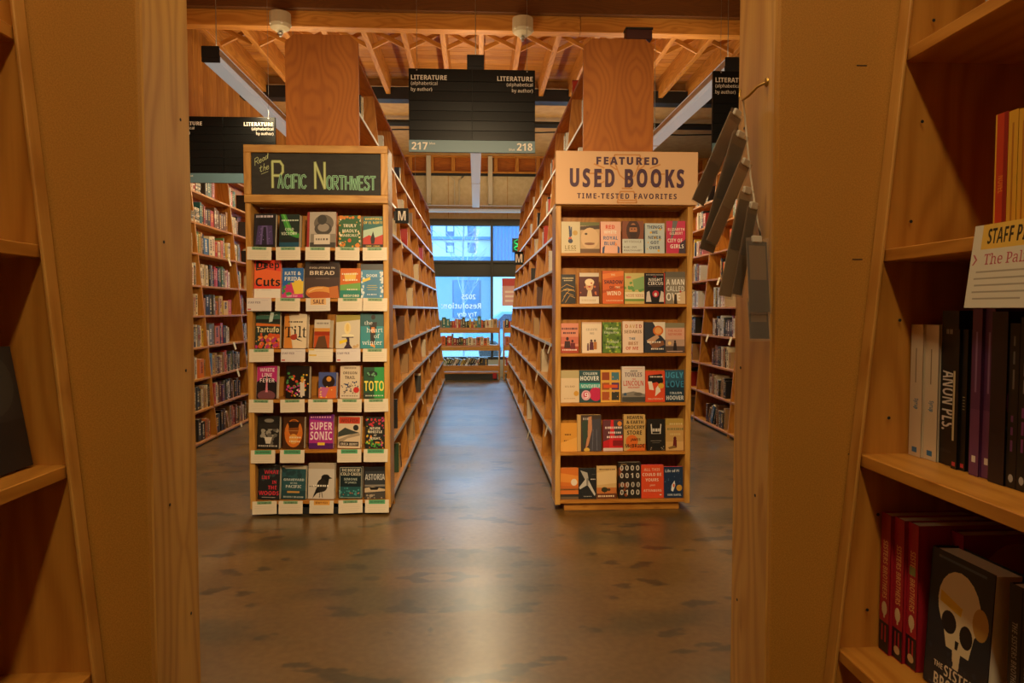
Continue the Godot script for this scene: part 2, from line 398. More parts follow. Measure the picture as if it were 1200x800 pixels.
	var po := thing("window_poster", "pink and red poster on the window beside the mullion", "poster", Vector3(0.72, 1.42, -14.05))
	piece(po, "sheet", Vector3(-0.2, 0, -0.002), Vector3(0.2, 0.55, 0.002), plain(hexc("d8a0a0"), 0.6))
	piece(po, "heading", Vector3(-0.2, 0.4, 0.002), Vector3(0.2, 0.55, 0.003), plain(hexc("c04a4c"), 0.6))
	for r in 3:
		piece(po, "line_of_print", Vector3(-0.14, 0.08 + r * 0.09, 0.002), Vector3(0.15, 0.12 + r * 0.09, 0.003), plain(hexc("e8d0c8"), 0.6))
	var ne := thing("neon_sign", "small green neon sign in the upper window", "neon sign", Vector3(0.8, 2.48, -13.98))
	q = Geo.new()
	var pts := []
	for i in 14:
		pts.append(Vector3(0.05 * cos(i * 0.9), 0.02 + i * 0.018, 0.0))
	q.tube(pts, 0.012, 6)
	part(ne, "tube", q.mesh(), M.neon)
	piece(ne, "backing", Vector3(-0.08, 0.0, -0.03), Vector3(0.08, 0.28, -0.015), M.black, 0.002)
	var nl := OmniLight3D.new()
	nl.name = "neon_light"
	ne.add_child(nl)
	nl.position = Vector3(0, 0.14, 0.04)
	nl.light_color = Color(0.2, 1.0, 0.6)
	nl.light_energy = 0.01
	nl.omni_range = 12.0
	nl.omni_attenuation = 2.0
	nl.light_size = 0.05
	nl.shadow_enabled = true
	var bxn := thing("small_box", "small dark red box on top of the bookcase post", "box", Vector3(1.12, 3.2, -4.85))
	piece(bxn, "body", Vector3(-0.09, 0, -0.06), Vector3(0.09, 0.065, 0.02), plain(hexc("4a2422"), 0.5), 0.003)
	piece(bxn, "lid", Vector3(-0.095, 0.065, -0.063), Vector3(0.095, 0.08, 0.023), M.black, 0.003)

# ---------------------------------------------------------------- helpers
var M := {}
var used := {}
var meshes := {}
var rng := RandomNumberGenerator.new()
var cover_img: Image
var spine_img: Image
var near_img: Image
var spine_count := 0
var crowd := Geo.new()
var sans: Font
var bold: Font
var serif: Font
var glyphs := {}
const ORD := ["first", "second", "third", "fourth", "fifth", "sixth", "seventh", "eighth", "ninth", "tenth", "eleventh", "twelfth", "thirteenth", "fourteenth", "fifteenth", "sixteenth", "seventeenth", "eighteenth", "nineteenth", "twentieth", "twenty-first", "twenty-second", "twenty-third", "twenty-fourth", "twenty-fifth", "twenty-sixth", "twenty-seventh", "twenty-eighth", "twenty-ninth", "thirtieth"]

class Geo:
	var v := PackedVector3Array()
	var n := PackedVector3Array()
	var uv := PackedVector2Array()
	# corners counter-clockwise seen from outside
	func tri(a: Vector3, b: Vector3, c: Vector3, ua := Vector2.ZERO, ub := Vector2.ZERO, uc := Vector2.ZERO) -> void:
		var nn := (b - a).cross(c - a).normalized()
		v.append_array([a, c, b]); n.append_array([nn, nn, nn]); uv.append_array([ua, uc, ub])
	func quad(a: Vector3, b: Vector3, c: Vector3, d: Vector3, ua := Vector2.ZERO, ub := Vector2.ZERO, uc := Vector2.ZERO, ud := Vector2.ZERO) -> void:
		tri(a, b, c, ua, ub, uc); tri(a, c, d, ua, uc, ud)
	func wood_uv(p: Vector3, k: int, g: int, o: Vector2) -> Vector2:
		if k == g:
			return Vector2(p[(k + 1) % 3], p[(k + 2) % 3]) + o
		return Vector2(p[3 - k - g], p[g]) + o
	func face(pts: Array, k: int, g: int, o: Vector2, out: Vector3) -> void:
		var a: Vector3 = pts[0]
		if (pts[1] - a).cross(pts[2] - a).dot(out) < 0.0:
			pts.reverse()
		for i in range(1, pts.size() - 1):
			tri(pts[0], pts[i], pts[i + 1], wood_uv(pts[0], k, g, o), wood_uv(pts[i], k, g, o), wood_uv(pts[i + 1], k, g, o))
	# chamfered box with its middle at c; g is the axis that the wood grain follows
	func box(c: Vector3, s: Vector3, ch := 0.0, g := 1, o := Vector2.ZERO) -> void:
		var h := s * 0.5
		for k in 3:
			var a := (k + 1) % 3
			var b := (k + 2) % 3
			for sk in [-1.0, 1.0]:
				var pts := []
				for q in [[-1.0, -1.0], [1.0, -1.0], [1.0, 1.0], [-1.0, 1.0]]:
					var p := Vector3.ZERO
					p[k] = sk * h[k]; p[a] = q[0] * (h[a] - ch); p[b] = q[1] * (h[b] - ch)
					pts.append(p + c)
				var out := Vector3.ZERO
				out[k] = sk
				face(pts, k, g, o, out)
		if ch <= 0.0:
			return
		for k in 3:
			var a := (k + 1) % 3
			var b := (k + 2) % 3
			for sa in [-1.0, 1.0]:
				for sb in [-1.0, 1.0]:
					var pts := []
					for e in [[0, -1.0], [0, 1.0], [1, 1.0], [1, -1.0]]:
						var p := Vector3.ZERO
						p[k] = e[1] * (h[k] - ch)
						p[a] = sa * (h[a] - (ch if e[0] == 1 else 0.0))
						p[b] = sb * (h[b] - (0.0 if e[0] == 1 else ch))
						pts.append(p + c)
					var out := Vector3.ZERO
					out[a] = sa; out[b] = sb
					face(pts, a, g if g != a else b, o, out)
		for sx in [-1.0, 1.0]:
			for sy in [-1.0, 1.0]:
				for sz in [-1.0, 1.0]:
					var sg := Vector3(sx, sy, sz)
					var pts := []
					for k in 3:
						var p := (h - Vector3.ONE * ch) * sg
						p[k] = h[k] * sg[k]
						pts.append(p + c)
					face(pts, 0, g, o, sg)
	# polygon in x and y, pushed along z
	func prism(poly: PackedVector2Array, z0: float, z1: float, g := 1, o := Vector2.ZERO) -> void:
		var ids := Geometry2D.triangulate_polygon(poly)
		for i in range(0, ids.size(), 3):
			for z in [z0, z1]:
				var pts := []
				for j in 3:
					pts.append(Vector3(poly[ids[i + j]].x, poly[ids[i + j]].y, z))
				face(pts, 2, g, o, Vector3(0, 0, 1 if z > minf(z0, z1) else -1))
		var area := 0.0
		for i in poly.size():
			area += poly[i].cross(poly[(i + 1) % poly.size()])
		for i in poly.size():
			var p := poly[i]
			var q := poly[(i + 1) % poly.size()]
			var t := (q - p).normalized() * signf(area)
			var out := Vector3(t.y, -t.x, 0)
			face([Vector3(p.x, p.y, z0), Vector3(q.x, q.y, z0), Vector3(q.x, q.y, z1), Vector3(p.x, p.y, z1)], 0 if absf(out.x) > absf(out.y) else 1, 1 if absf(out.x) > absf(out.y) else 0, o, out)
	# round bar through points
	func tube(pts: Array, r: float, sides := 8) -> void:
		var rings := []
		for i in pts.size():
			var t: Vector3 = (pts[mini(i + 1, pts.size() - 1)] - pts[maxi(i - 1, 0)]).normalized()
			var s := t.cross(Vector3.UP if absf(t.y) < 0.9 else Vector3.RIGHT).normalized()
			var u := s.cross(t)
			var ring := []
			for j in sides:
				var an := TAU * j / sides
				ring.append(pts[i] + (s * cos(an) + u * sin(an)) * r)
			rings.append(ring)
		for i in pts.size() - 1:
			for j in sides:
				var k := (j + 1) % sides
				smooth_face([rings[i][j], rings[i][k], rings[i + 1][k], rings[i + 1][j]], [pts[i], pts[i], pts[i + 1], pts[i + 1]])
	func smooth_face(p: Array, c: Array) -> void:
		for q in [[0, 1, 2], [0, 2, 3]]:
			var a: Vector3 = p[q[0]]
			var b: Vector3 = p[q[1]]
			var d: Vector3 = p[q[2]]
			var order: Array = [q[0], q[1], q[2]]
			if (b - a).cross(d - a).dot(a - c[q[0]]) > 0.0:
				order = [q[0], q[2], q[1]]
			for i in order:
				v.append(p[i]); n.append((p[i] - c[i]).normalized()); uv.append(Vector2.ZERO)
	# profile of (radius, height) points turned about y
	func lathe(prof: Array, sides := 20) -> void:
		for i in prof.size() - 1:
			for j in sides:
				var a0 := TAU * j / sides
				var a1 := TAU * (j + 1) / sides
				var p: Vector2 = prof[i]
				var q: Vector2 = prof[i + 1]
				var pts := [Vector3(p.x * cos(a0), p.y, p.x * sin(a0)), Vector3(p.x * cos(a1), p.y, p.x * sin(a1)), Vector3(q.x * cos(a1), q.y, q.x * sin(a1)), Vector3(q.x * cos(a0), q.y, q.x * sin(a0))]
				var e := q - p
				var nr := Vector2(e.y, -e.x).normalized()
				var mid := Vector3(cos((a0 + a1) * 0.5) * nr.x, nr.y, sin((a0 + a1) * 0.5) * nr.x)
				if (pts[1] - pts[0]).length() < 1e-6:
					pts = [pts[0], pts[2], pts[3]]
				elif (pts[2] - pts[3]).length() < 1e-6:
					pts = [pts[0], pts[1], pts[2]]
				face(pts, 0, 1, Vector2.ZERO, mid)
	func mesh() -> ArrayMesh:
		var a := []
		a.resize(Mesh.ARRAY_MAX)
		a[Mesh.ARRAY_VERTEX] = v; a[Mesh.ARRAY_NORMAL] = n; a[Mesh.ARRAY_TEX_UV] = uv
		var m := ArrayMesh.new()
		m.add_surface_from_arrays(Mesh.PRIMITIVE_TRIANGLES, a)
		return m

func numbered(called: String) -> String:
	var k: int = used.get(called, 0)
	used[called] = k + 1
	return called if k == 0 else "%s_%03d" % [called, k]

func tag(o: Node, label: String, category: String, group := "", kind := "") -> Node:
	if label: o.set_meta("label", label)
	if category: o.set_meta("category", category)
	if group: o.set_meta("group", group)
	if kind: o.set_meta("kind", kind)
	return o

func thing(called: String, label: String, category: String, at := Vector3.ZERO, turn := 0.0, group := "") -> Node3D:
	var o := Node3D.new()
	o.name = numbered(called)
	add_child(o)
	o.position = at
	o.rotation.y = turn
	tag(o, label, category, group)
	return o

func struct(called: String, at := Vector3.ZERO) -> Node3D:
	var o := Node3D.new()
	o.name = called
	add_child(o)
	o.position = at
	o.set_meta("kind", "structure")
	return o

func part(parent: Node, called: String, mesh: Mesh, mat: Material, at := Vector3.ZERO, rot := Vector3.ZERO) -> MeshInstance3D:
	var o := MeshInstance3D.new()
	o.name = numbered(called) if parent == self else called
	o.mesh = mesh
	o.material_override = mat
	parent.add_child(o, true)
	o.position = at
	o.rotation = rot
	return o

# shared chamfered boxes, three cuts of the wood for each size
func bx(s: Vector3, ch := 0.002, g := 1, cut := -1) -> ArrayMesh:
	if cut < 0:
		cut = rng.randi_range(0, 3)
	var key := "%.4f %.4f %.4f %.4f %d %d" % [s.x, s.y, s.z, ch, g, cut]
	if not meshes.has(key):
		var q := Geo.new()
		q.box(Vector3.ZERO, s, ch, g, Vector2(cut * 0.37 + s.x, cut * 0.71 + s.z))
		meshes[key] = q.mesh()
	return meshes[key]

func hexc(s: String) -> Color:
	return Color.html(s)

# ---------------------------------------------------------------- painting flat print
func rows_fill(im: Image, clip: Rect2i, pts: PackedVector2Array, col: Color) -> void:
	var lo := INF
	var hi := -INF
	for p in pts:
		lo = minf(lo, p.y); hi = maxf(hi, p.y)
	for y in range(maxi(int(floor(lo)), clip.position.y), mini(int(ceil(hi)), clip.end.y)):
		var yy := y + 0.5
		var xs := []
		for i in pts.size():
			var a := pts[i]
			var b := pts[(i + 1) % pts.size()]
			if (a.y <= yy) != (b.y <= yy):
				xs.append(a.x + (yy - a.y) / (b.y - a.y) * (b.x - a.x))
		xs.sort()
		for i in range(0, xs.size() - 1, 2):
			var x0 := maxi(int(round(xs[i])), clip.position.x)
			var x1 := mini(int(round(xs[i + 1])), clip.end.x)
			if x1 > x0:
				im.fill_rect(Rect2i(x0, y, x1 - x0, 1), col)

func stroke(im: Image, clip: Rect2i, a: Vector2, b: Vector2, w: float, col: Color) -> void:
	var t := (b - a).normalized()
	if t == Vector2.ZERO:
		t = Vector2.RIGHT
	var s := Vector2(-t.y, t.x) * w * 0.5
	a -= t * w * 0.25
	b += t * w * 0.25
	rows_fill(im, clip, PackedVector2Array([a + s, b + s, b - s, a - s]), col)

func oval(im: Image, clip: Rect2i, c: Vector2, r: Vector2, col: Color) -> void:
	var pts := PackedVector2Array()
	for i in 20:
		pts.append(c + Vector2(cos(TAU * i / 20), sin(TAU * i / 20)) * r)
	rows_fill(im, clip, pts, col)

func glyph_tris(text: String, font: Font) -> Array:
	var key := text + str(font.get_instance_id())
	if not glyphs.has(key):
		var tm := TextMesh.new()
		tm.text = text; tm.font = font; tm.font_size = 48; tm.pixel_size = 0.01; tm.depth = 0.0
		var arr := tm.get_mesh_arrays()
		var v: PackedVector3Array = arr[Mesh.ARRAY_VERTEX]
		var ids: PackedInt32Array = arr[Mesh.ARRAY_INDEX]
		var pts := PackedVector2Array()
		var box := Rect2(Vector2(v[0].x, v[0].y), Vector2.ZERO)
		for i in ids:
			pts.append(Vector2(v[i].x, v[i].y))
			box = box.expand(pts[-1])
		glyphs[key] = [pts, box]
	return glyphs[key]

# centre c, letter height h, widest w (pixels), turned by ang
func letters(im: Image, clip: Rect2i, text: String, font: Font, c: Vector2, h: float, w: float, ang: float, col: Color) -> void:
	var g := glyph_tris(text, font)
	var pts: PackedVector2Array = g[0]
	var box: Rect2 = g[1]
	var sy := h / box.size.y
	var sx := minf(sy, w / box.size.x)
	var mid := box.get_center()
	for i in range(0, pts.size(), 3):
		var tri := PackedVector2Array()
		for j in 3:
			var p := pts[i + j] - mid
			tri.append(c + Vector2(p.x * sx, -p.y * sy).rotated(ang))
		rows_fill(im, clip, tri, col)

# ops, parted by semicolons, in percent of the field
func paint(im: Image, f: Rect2i, ops: String) -> void:
	var o := Vector2(f.position)
	var k := Vector2(f.size) / 100.0
	for raw in ops.split(";"):
		var a := raw.strip_edges().split(" ", false)
		if a.is_empty():
			continue
		var col := hexc(a[1])
		match a[0]:
			"b":
				im.fill_rect(f, col)
			"r":
				im.fill_rect(Rect2i(o + Vector2(float(a[2]), float(a[3])) * k, Vector2(float(a[4]) - float(a[2]), float(a[5]) - float(a[3])) * k), col)
			"e":
				oval(im, f, o + Vector2(float(a[2]), float(a[3])) * k, Vector2(float(a[4]), float(a[5])) * k, col)
			"p":
				var pts := PackedVector2Array()
				for i in range(2, a.size() - 1, 2):
					pts.append(o + Vector2(float(a[i]), float(a[i + 1])) * k)
				rows_fill(im, f, pts, col)
			"l":
				for i in range(3, a.size() - 3, 2):
					stroke(im, f, o + Vector2(float(a[i]), float(a[i + 1])) * k, o + Vector2(float(a[i + 2]), float(a[i + 3])) * k, float(a[2]) * k.x, col)
			"n":
				var rr := RandomNumberGenerator.new()
				rr.seed = int(a[4])
				for i in int(a[2]):
					var c := o + Vector2(rr.randf_range(float(a[5]), float(a[7])), rr.randf_range(float(a[6]), float(a[8]))) * k
					oval(im, f, c, Vector2.ONE * float(a[3]) * k.x * rr.randf_range(0.5, 1.2), col)
			"d":
				# print too small to read: a line of short dashes
				var rd := RandomNumberGenerator.new()
				rd.seed = int(float(a[2]) * 7.0 + float(a[3]) * 13.0)
				var dx := float(a[2]) - float(a[5]) / 2
				while dx < float(a[2]) + float(a[5]) / 2 - 3.0:
					var dw := rd.randf_range(4.0, 9.0)
					im.fill_rect(Rect2i(o + Vector2(dx, float(a[3]) - float(a[4]) / 2) * k, Vector2(dw, float(a[4]) * 0.8) * k), col)
					dx += dw + rd.randf_range(2.0, 4.0)
			"t", "s", "v":
				var words := " ".join(a.slice(6))
				letters(im, f, words, serif if a[0] == "s" else bold, o + Vector2(float(a[2]), float(a[3])) * k, float(a[4]) * (k.x if a[0] == "v" else k.y), float(a[5]) * (k.y if a[0] == "v" else k.x), PI / 2 if a[0] == "v" else 0.0, col)

func tex(im: Image) -> ImageTexture:
	return ImageTexture.create_from_image(im)

func field(im: Image, r: Rect2i) -> Rect2:
	var s := Vector2(im.get_size())
	return Rect2((Vector2(r.position) + Vector2(0.5, 0.5)) / s, (Vector2(r.size) - Vector2.ONE) / s)

# ---------------------------------------------------------------- materials
func plain(col: Color, rough := 0.6, metal := 0.0) -> StandardMaterial3D:
	var m := StandardMaterial3D.new()
	m.albedo_color = col
	m.roughness = rough
	m.metallic = metal
	return m

# wood: growth rings across u, fibres along v, a few knots; mirrored so that it repeats without seams
func wood_image(seed_: int, w: int, h: int, rings: float, wave: float, dark: Color, light: Color, fibre: float, knots: int) -> Image:
	var n1 := FastNoiseLite.new()
	n1.seed = seed_; n1.frequency = 1.0; n1.fractal_octaves = 2
	var n2 := FastNoiseLite.new()
	n2.seed = seed_ + 9; n2.frequency = 1.0; n2.fractal_octaves = 3
	var rr := RandomNumberGenerator.new()
	rr.seed = seed_
	var ks := []
	for i in knots:
		ks.append(Vector3(rr.randf_range(0.12, 0.88), rr.randf_range(0.05, 0.95), rr.randf_range(0.012, 0.03)))
	var im := Image.create(w, h, false, Image.FORMAT_RGB8)
	for y in h:
		var v := absf(2.0 * (y + 0.5) / h - 1.0)
		for x in w:
			var u := absf(2.0 * (x + 0.5) / w - 1.0)
			var bend := 0.0
			var knot := 0.0
			for kq in ks:
				var dx: float = u - kq.x
				var dy: float = (v - kq.y) * 2.2
				var d2: float = (dx * dx + dy * dy * 0.35) / (kq.z * kq.z)
				if d2 < 30.0:
					bend += signf(dx) * kq.z * exp(-d2 * 0.12)
					knot = maxf(knot, exp(-d2 * 1.4))
			var ring := 0.5 + 0.5 * sin((u - bend + wave * n1.get_noise_2d(u * 1.3, v * 1.6)) * rings * TAU)
			ring = ring * ring
			var fib := n2.get_noise_2d(u * 120.0, v * 7.0) * fibre
			var tone := n1.get_noise_2d(u * 1.7 + 5.0, v * 1.1 + 9.0) * 0.25
			var t := clampf(0.62 - ring * 0.42 + fib + tone - knot * 0.9, 0.0, 1.0)
			im.set_pixel(x, y, dark.lerp(light, t))
	return im

func wood(im: Image, across: float, along: float, rough := 0.5, tint := Color.WHITE) -> StandardMaterial3D:
	var m := plain(tint, rough)
	m.albedo_texture = tex(im)
	m.uv1_scale = Vector3(1.0 / across, 1.0 / along, 1)
	return m

func copy_mat(src: StandardMaterial3D, tint: Color, rough := -1.0) -> StandardMaterial3D:
	var m: StandardMaterial3D = src.duplicate()
	m.albedo_color = tint
	if rough >= 0.0:
		m.roughness = rough
	return m

func noise_tex(seed_: int, freq: float, oct: int, cols: Array, offs: Array, size := 512) -> NoiseTexture2D:
	var n := FastNoiseLite.new()
	n.seed = seed_; n.frequency = freq; n.fractal_octaves = oct
	var g := Gradient.new()
	g.offsets = PackedFloat32Array(offs)
	g.colors = PackedColorArray(cols)
	var t := NoiseTexture2D.new()
	t.width = size; t.height = size; t.seamless = true; t.noise = n; t.color_ramp = g
	return t

func make_materials() -> void:
	var pine := wood_image(3, 256, 512, 5.0, 0.35, hexc("b07a32"), hexc("dcac5c"), 0.16, 5)
	var fir := wood_image(11, 256, 512, 7.0, 0.5, hexc("a45c16"), hexc("c67a28"), 0.14, 1)
	var shelfw := wood_image(21, 256, 512, 6.0, 0.3, hexc("a86a22"), hexc("d0923c"), 0.14, 3)
	M.pine = wood(pine, 0.5, 2.6, 0.42)
	M.pine_pale = wood(pine, 0.5, 2.2, 0.5, Color(1.0, 0.97, 0.9))
	M.fir = wood(fir, 0.9, 2.4, 0.6)
	M.shelf = wood(shelfw, 0.6, 2.4, 0.4)
	M.shelf_red = wood(shelfw, 0.6, 2.4, 0.4, Color(0.94, 0.8, 0.7))
	M.deck = wood(pine, 0.4, 3.0, 0.6, Color(0.96, 0.86, 0.7))
	M.pine_tan = wood(pine, 0.5, 2.4, 0.55, Color(1.0, 0.9, 0.76))
	M.deck_dark = wood(pine, 0.4, 3.0, 0.6, Color(0.9, 0.78, 0.6))
	M.beam_dark = wood(fir, 0.6, 3.0, 0.6, Color(0.55, 0.55, 0.55))
	M.board = plain(hexc("c89036"), 0.6)
	M.board.albedo_texture = noise_tex(5, 0.3, 3, [hexc("e2d8c8"), hexc("ffffff")], [0.2, 0.8], 512)
	M.board.uv1_scale = Vector3(2.2, 2.2, 1)
	M.page = plain(hexc("e4d8bd"), 0.85)
	M.black = plain(hexc("242424"), 0.5)
	M.sign_black = plain(hexc("161616"), 0.28)
	M.sign_black.metallic_specular = 0.3
	M.sign_blue = plain(hexc("5f7f8c"), 0.45)
	M.sign_white = plain(hexc("ece4d8"), 0.6)
	M.steel_dark = plain(hexc("2b2c30"), 0.5, 0.4)
	M.steel = plain(hexc("a8a8a4"), 0.4, 0.8)
	M.brass = plain(hexc("b08a40"), 0.35, 0.9)
	M.white = plain(hexc("d0c8b6"), 0.5)
	M.can = plain(hexc("b8a88a"), 0.55)
	M.plastic = plain(hexc("b9bcc0"), 0.35)
	M.tan_sign = plain(hexc("dcb184"), 0.6)
	M.ply = plain(hexc("c39a62"), 0.65)
	M.ply.albedo_texture = noise_tex(15, 0.02, 3, [hexc("f0e8dc"), hexc("ffffff")], [0.2, 0.8], 256)
	M.plaster = plain(hexc("d8c7a4"), 0.8)
	M.plaster.albedo_texture = noise_tex(17, 0.03, 4, [hexc("f4f1ea"), hexc("ffffff")], [0.2, 0.8], 256)
	M.window_frame = plain(hexc("3c3a36"), 0.45, 0.3)
	M.cloth_red = plain(hexc("a8202a"), 0.7)
	# sealed concrete: brown with olive and near-black stains, scuffs in the sheen
	M.concrete = plain(Color.WHITE, 0.3)
	M.concrete.albedo_texture = tex(concrete_image())
	M.concrete.uv1_scale = Vector3(1.0 / 5.0, 1.0 / 5.0, 1)
	M.concrete.roughness = 1.0
	M.concrete.metallic_specular = 0.68
	M.concrete.roughness_texture = noise_tex(31, 0.012, 5, [Color(0.28, 0.28, 0.28), Color(0.37, 0.37, 0.37)], [0.2, 0.8], 512)
	M.concrete.roughness_texture_channel = BaseMaterial3D.TEXTURE_CHANNEL_GREEN
	M.glass = plain(Color(0.9, 0.96, 1.0, 0.06), 0.02)
	M.glass.metallic_specular = 0.12
	M.glass.transparency = BaseMaterial3D.TRANSPARENCY_ALPHA
	M.vinyl = plain(hexc("f0f0ec"), 0.6)
	M.vinyl.backlight_enabled = true
	M.vinyl.backlight = Color(0.9, 0.9, 0.9)
	M.sleeve = plain(Color(0.85, 0.8, 0.72, 0.1), 0.2)
	M.sleeve.metallic_specular = 0.25
	M.sleeve.transparency = BaseMaterial3D.TRANSPARENCY_ALPHA
	M.lamp_body = plain(hexc("c4c2bc"), 0.5)
	M.lamp = plain(hexc("c8ccd0"), 0.6)
	M.lamp.emission_enabled = true
	M.lamp.emission = LAMP_GLOW
	M.lamp.emission_energy_multiplier = 1.0
	M.neon = plain(hexc("30c080"), 0.5)
	M.neon.emission_enabled = true
	M.neon.emission = Color(0.06, 0.3, 0.2)

func concrete_image() -> Image:
	var s := 640
	var a := FastNoiseLite.new()
	a.seed = 41; a.frequency = 1.0; a.fractal_octaves = 5
	var b := FastNoiseLite.new()
	b.seed = 43; b.frequency = 1.0; b.fractal_octaves = 4
	var im := Image.create(s, s, false, Image.FORMAT_RGB8)
	var base := hexc("6a4f26")
	var pale := hexc("7a5d2f")
	var dark := hexc("2e281a")
	var olive := hexc("3f3d28")
	for y in s:
		var v := absf(2.0 * y / s - 1.0) * 2.5
		for x in s:
			var u := absf(2.0 * x / s - 1.0) * 2.5
			var c := base.lerp(pale, clampf(0.5 + a.get_noise_2d(u * 1.5, v * 1.5), 0, 1))
			var p := b.get_noise_2d(u * 0.9 + 7.0, v * 1.6 + 3.0)
			c = c.lerp(olive, smoothstep(0.0, 0.5, p) * 0.5)
			var q := a.get_noise_2d(u * 2.2 + 20.0, v * 4.5 + 8.0)
			c = c.lerp(dark, smoothstep(0.3, 0.44, q) * 0.6)
			var f := b.get_noise_2d(u * 22.0, v * 22.0) * 0.05
			im.set_pixel(x, y, Color(c.r + f, c.g + f, c.b + f))
	return im

# ---------------------------------------------------------------- books
func ubox(q: Geo, lo: Vector3, hi: Vector3, p: Vector2, front := Rect2(), left := Rect2()) -> void:
	var c := [Vector3(lo.x, lo.y, hi.z), Vector3(hi.x, lo.y, hi.z), Vector3(hi.x, hi.y, hi.z), Vector3(lo.x, hi.y, hi.z), Vector3(lo.x, lo.y, lo.z), Vector3(hi.x, lo.y, lo.z), Vector3(hi.x, hi.y, lo.z), Vector3(lo.x, hi.y, lo.z)]
	if front.has_area():
		q.quad(c[0], c[1], c[2], c[3], Vector2(front.position.x, front.end.y), front.end, Vector2(front.end.x, front.position.y), front.position)
	else:
		q.quad(c[0], c[1], c[2], c[3], p, p, p, p)
	if left.has_area():
		q.quad(c[4], c[0], c[3], c[7], Vector2(left.position.x, left.end.y), left.end, Vector2(left.end.x, left.position.y), left.position)
	else:
		q.quad(c[4], c[0], c[3], c[7], p, p, p, p)
	q.quad(c[1], c[5], c[6], c[2], p, p, p, p)
	q.quad(c[5], c[4], c[7], c[6], p, p, p, p)
	q.quad(c[3], c[2], c[6], c[7], p, p, p, p)
	q.quad(c[4], c[5], c[1], c[0], p, p, p, p)

# a book upright: front cover towards +z at z = 0, back at z = -t, spine on the -x side
func cover_geo(q: Geo, w: float, h: float, t: float, art: Rect2, spine: Rect2, p: Vector2, c := 0.0015) -> void:
	ubox(q, Vector3(-w / 2, 0, -c), Vector3(w / 2, h, 0), p, art)
	ubox(q, Vector3(-w / 2, 0, -t), Vector3(w / 2, h, -t + c), p)
	ubox(q, Vector3(-w / 2 - 0.0004, 0, -t), Vector3(-w / 2 + c, h, 0), p, Rect2(), spine)

func page_geo(q: Geo, w: float, h: float, t: float, p: Vector2, inset := 0.002, c := 0.0015) -> void:
	ubox(q, Vector3(-w / 2 + c, inset, -t + c), Vector3(w / 2 - inset, h - inset, -c), p)

# a book whose cover shows: its own print, pages a part of their own
func cover_book(label: String, im: Image, mat: Material, cell: Rect2i, ops: String, spine_ops: String, w: float, h: float, t: float, at: Vector3, rot: Vector3, group: String, spine_px := 5) -> Node3D:
	var art := Rect2i(cell.position + Vector2i(spine_px, 0), cell.size - Vector2i(spine_px, 0))
	paint(im, art, ops)
	var sp := Rect2i(cell.position, Vector2i(spine_px, cell.size.y))
	paint(im, sp, spine_ops)
	var b := thing("book", label, "book", at, 0.0, group)
	b.rotation = rot
	var q := Geo.new()
	cover_geo(q, w, h, t, field(im, art), field(im, sp), field(im, Rect2i(sp.position + Vector2i(0, sp.size.y - 4), Vector2i(sp.size.x, 3))).get_center())
	part(b, "cover", q.mesh(), mat)
	q = Geo.new()
	page_geo(q, w, h, t, Vector2.ZERO, 0.003)
	part(b, "page_block", q.mesh(), M.page)
	return b

const PAL := {
	"k": ["black", ["1c1b1d", "26241f", "151617"]], "c": ["cream", ["d8c8a4", "cdbb98", "e0d2b4"]], "w": ["white", ["dcd8cc", "cfcfc8"]], "r": ["red", ["b02a24", "c03428", "9a2420"]],
	"m": ["maroon", ["5e1f22", "6e2a26", "4c1a20"]], "n": ["navy", ["26304a", "2c3a5a"]], "b": ["blue", ["3a6a9c", "2f5a8c", "4a7aa8"]], "t": ["teal", ["2f6a70", "3c8084"]], "g": ["green", ["3a5c38", "2f4c34", "4a6e3c"]],
	"o": ["orange", ["d2642a", "c8703a", "dc7c34"]], "y": ["yellow", ["d6b44c", "c8a83e"]], "s": ["grey", ["7c7a74", "6a6c6c", "8c8880"]], "a": ["tan", ["b08a58", "a88050", "bc9a68"]], "u": ["brown", ["6a4428", "7a4a2c", "58382a"]], "p": ["pink", ["c8788a", "c05a74"]], "v": ["purple", ["5a3a6a", "6a4474"]], "d": ["charcoal", ["3a3a3c", "444340"]],
}

func spine_cell(base: Color) -> Rect2i:
	spine_count += 1
	var f := Rect2i((spine_count % 85) * 12, (spine_count / 85) * 64, 12, 64)
	spine_img.fill_rect(f, base)
	var ink := Color(0.9, 0.86, 0.74) if base.get_luminance() < 0.45 else Color(0.2, 0.17, 0.15)
	if rng.randf() < 0.4:
		ink = Color(0.85, 0.68, 0.3) if base.get_luminance() < 0.45 else Color(0.55, 0.15, 0.12)
	if rng.randf() < 0.35:
		var band := base.lerp(ink, rng.randf_range(0.3, 0.7))
		spine_img.fill_rect(Rect2i(f.position + Vector2i(0, rng.randi_range(4, 40)), Vector2i(12, rng.randi_range(3, 14))), band)
	var y := rng.randi_range(5, 14)
	while y < rng.randi_range(36, 50):
		var l := rng.randi_range(3, 7)
		spine_img.fill_rect(Rect2i(f.position + Vector2i(4, y), Vector2i(rng.randi_range(3, 4), l)), ink)
		y += l + rng.randi_range(1, 2)
	if rng.randf() < 0.6:
		spine_img.fill_rect(Rect2i(f.position + Vector2i(4, 55), Vector2i(4, 4)), ink)
	spine_img.fill_rect(Rect2i(f.position + Vector2i(0, 61), Vector2i(12, 3)), base)
	return f

func spine_mesh(w: float, h: float, t: float, base: Color) -> ArrayMesh:
	var f := spine_cell(base)
	var q := Geo.new()
	var p := field(spine_img, Rect2i(f.position + Vector2i(2, 61), Vector2i(8, 2))).get_center()
	cover_geo(q, w, h, t, Rect2(), field(spine_img, f), p)
	page_geo(q, w, h, t, field(spine_img, Rect2i(0, 0, 12, 64)).get_center())
	return q.mesh()

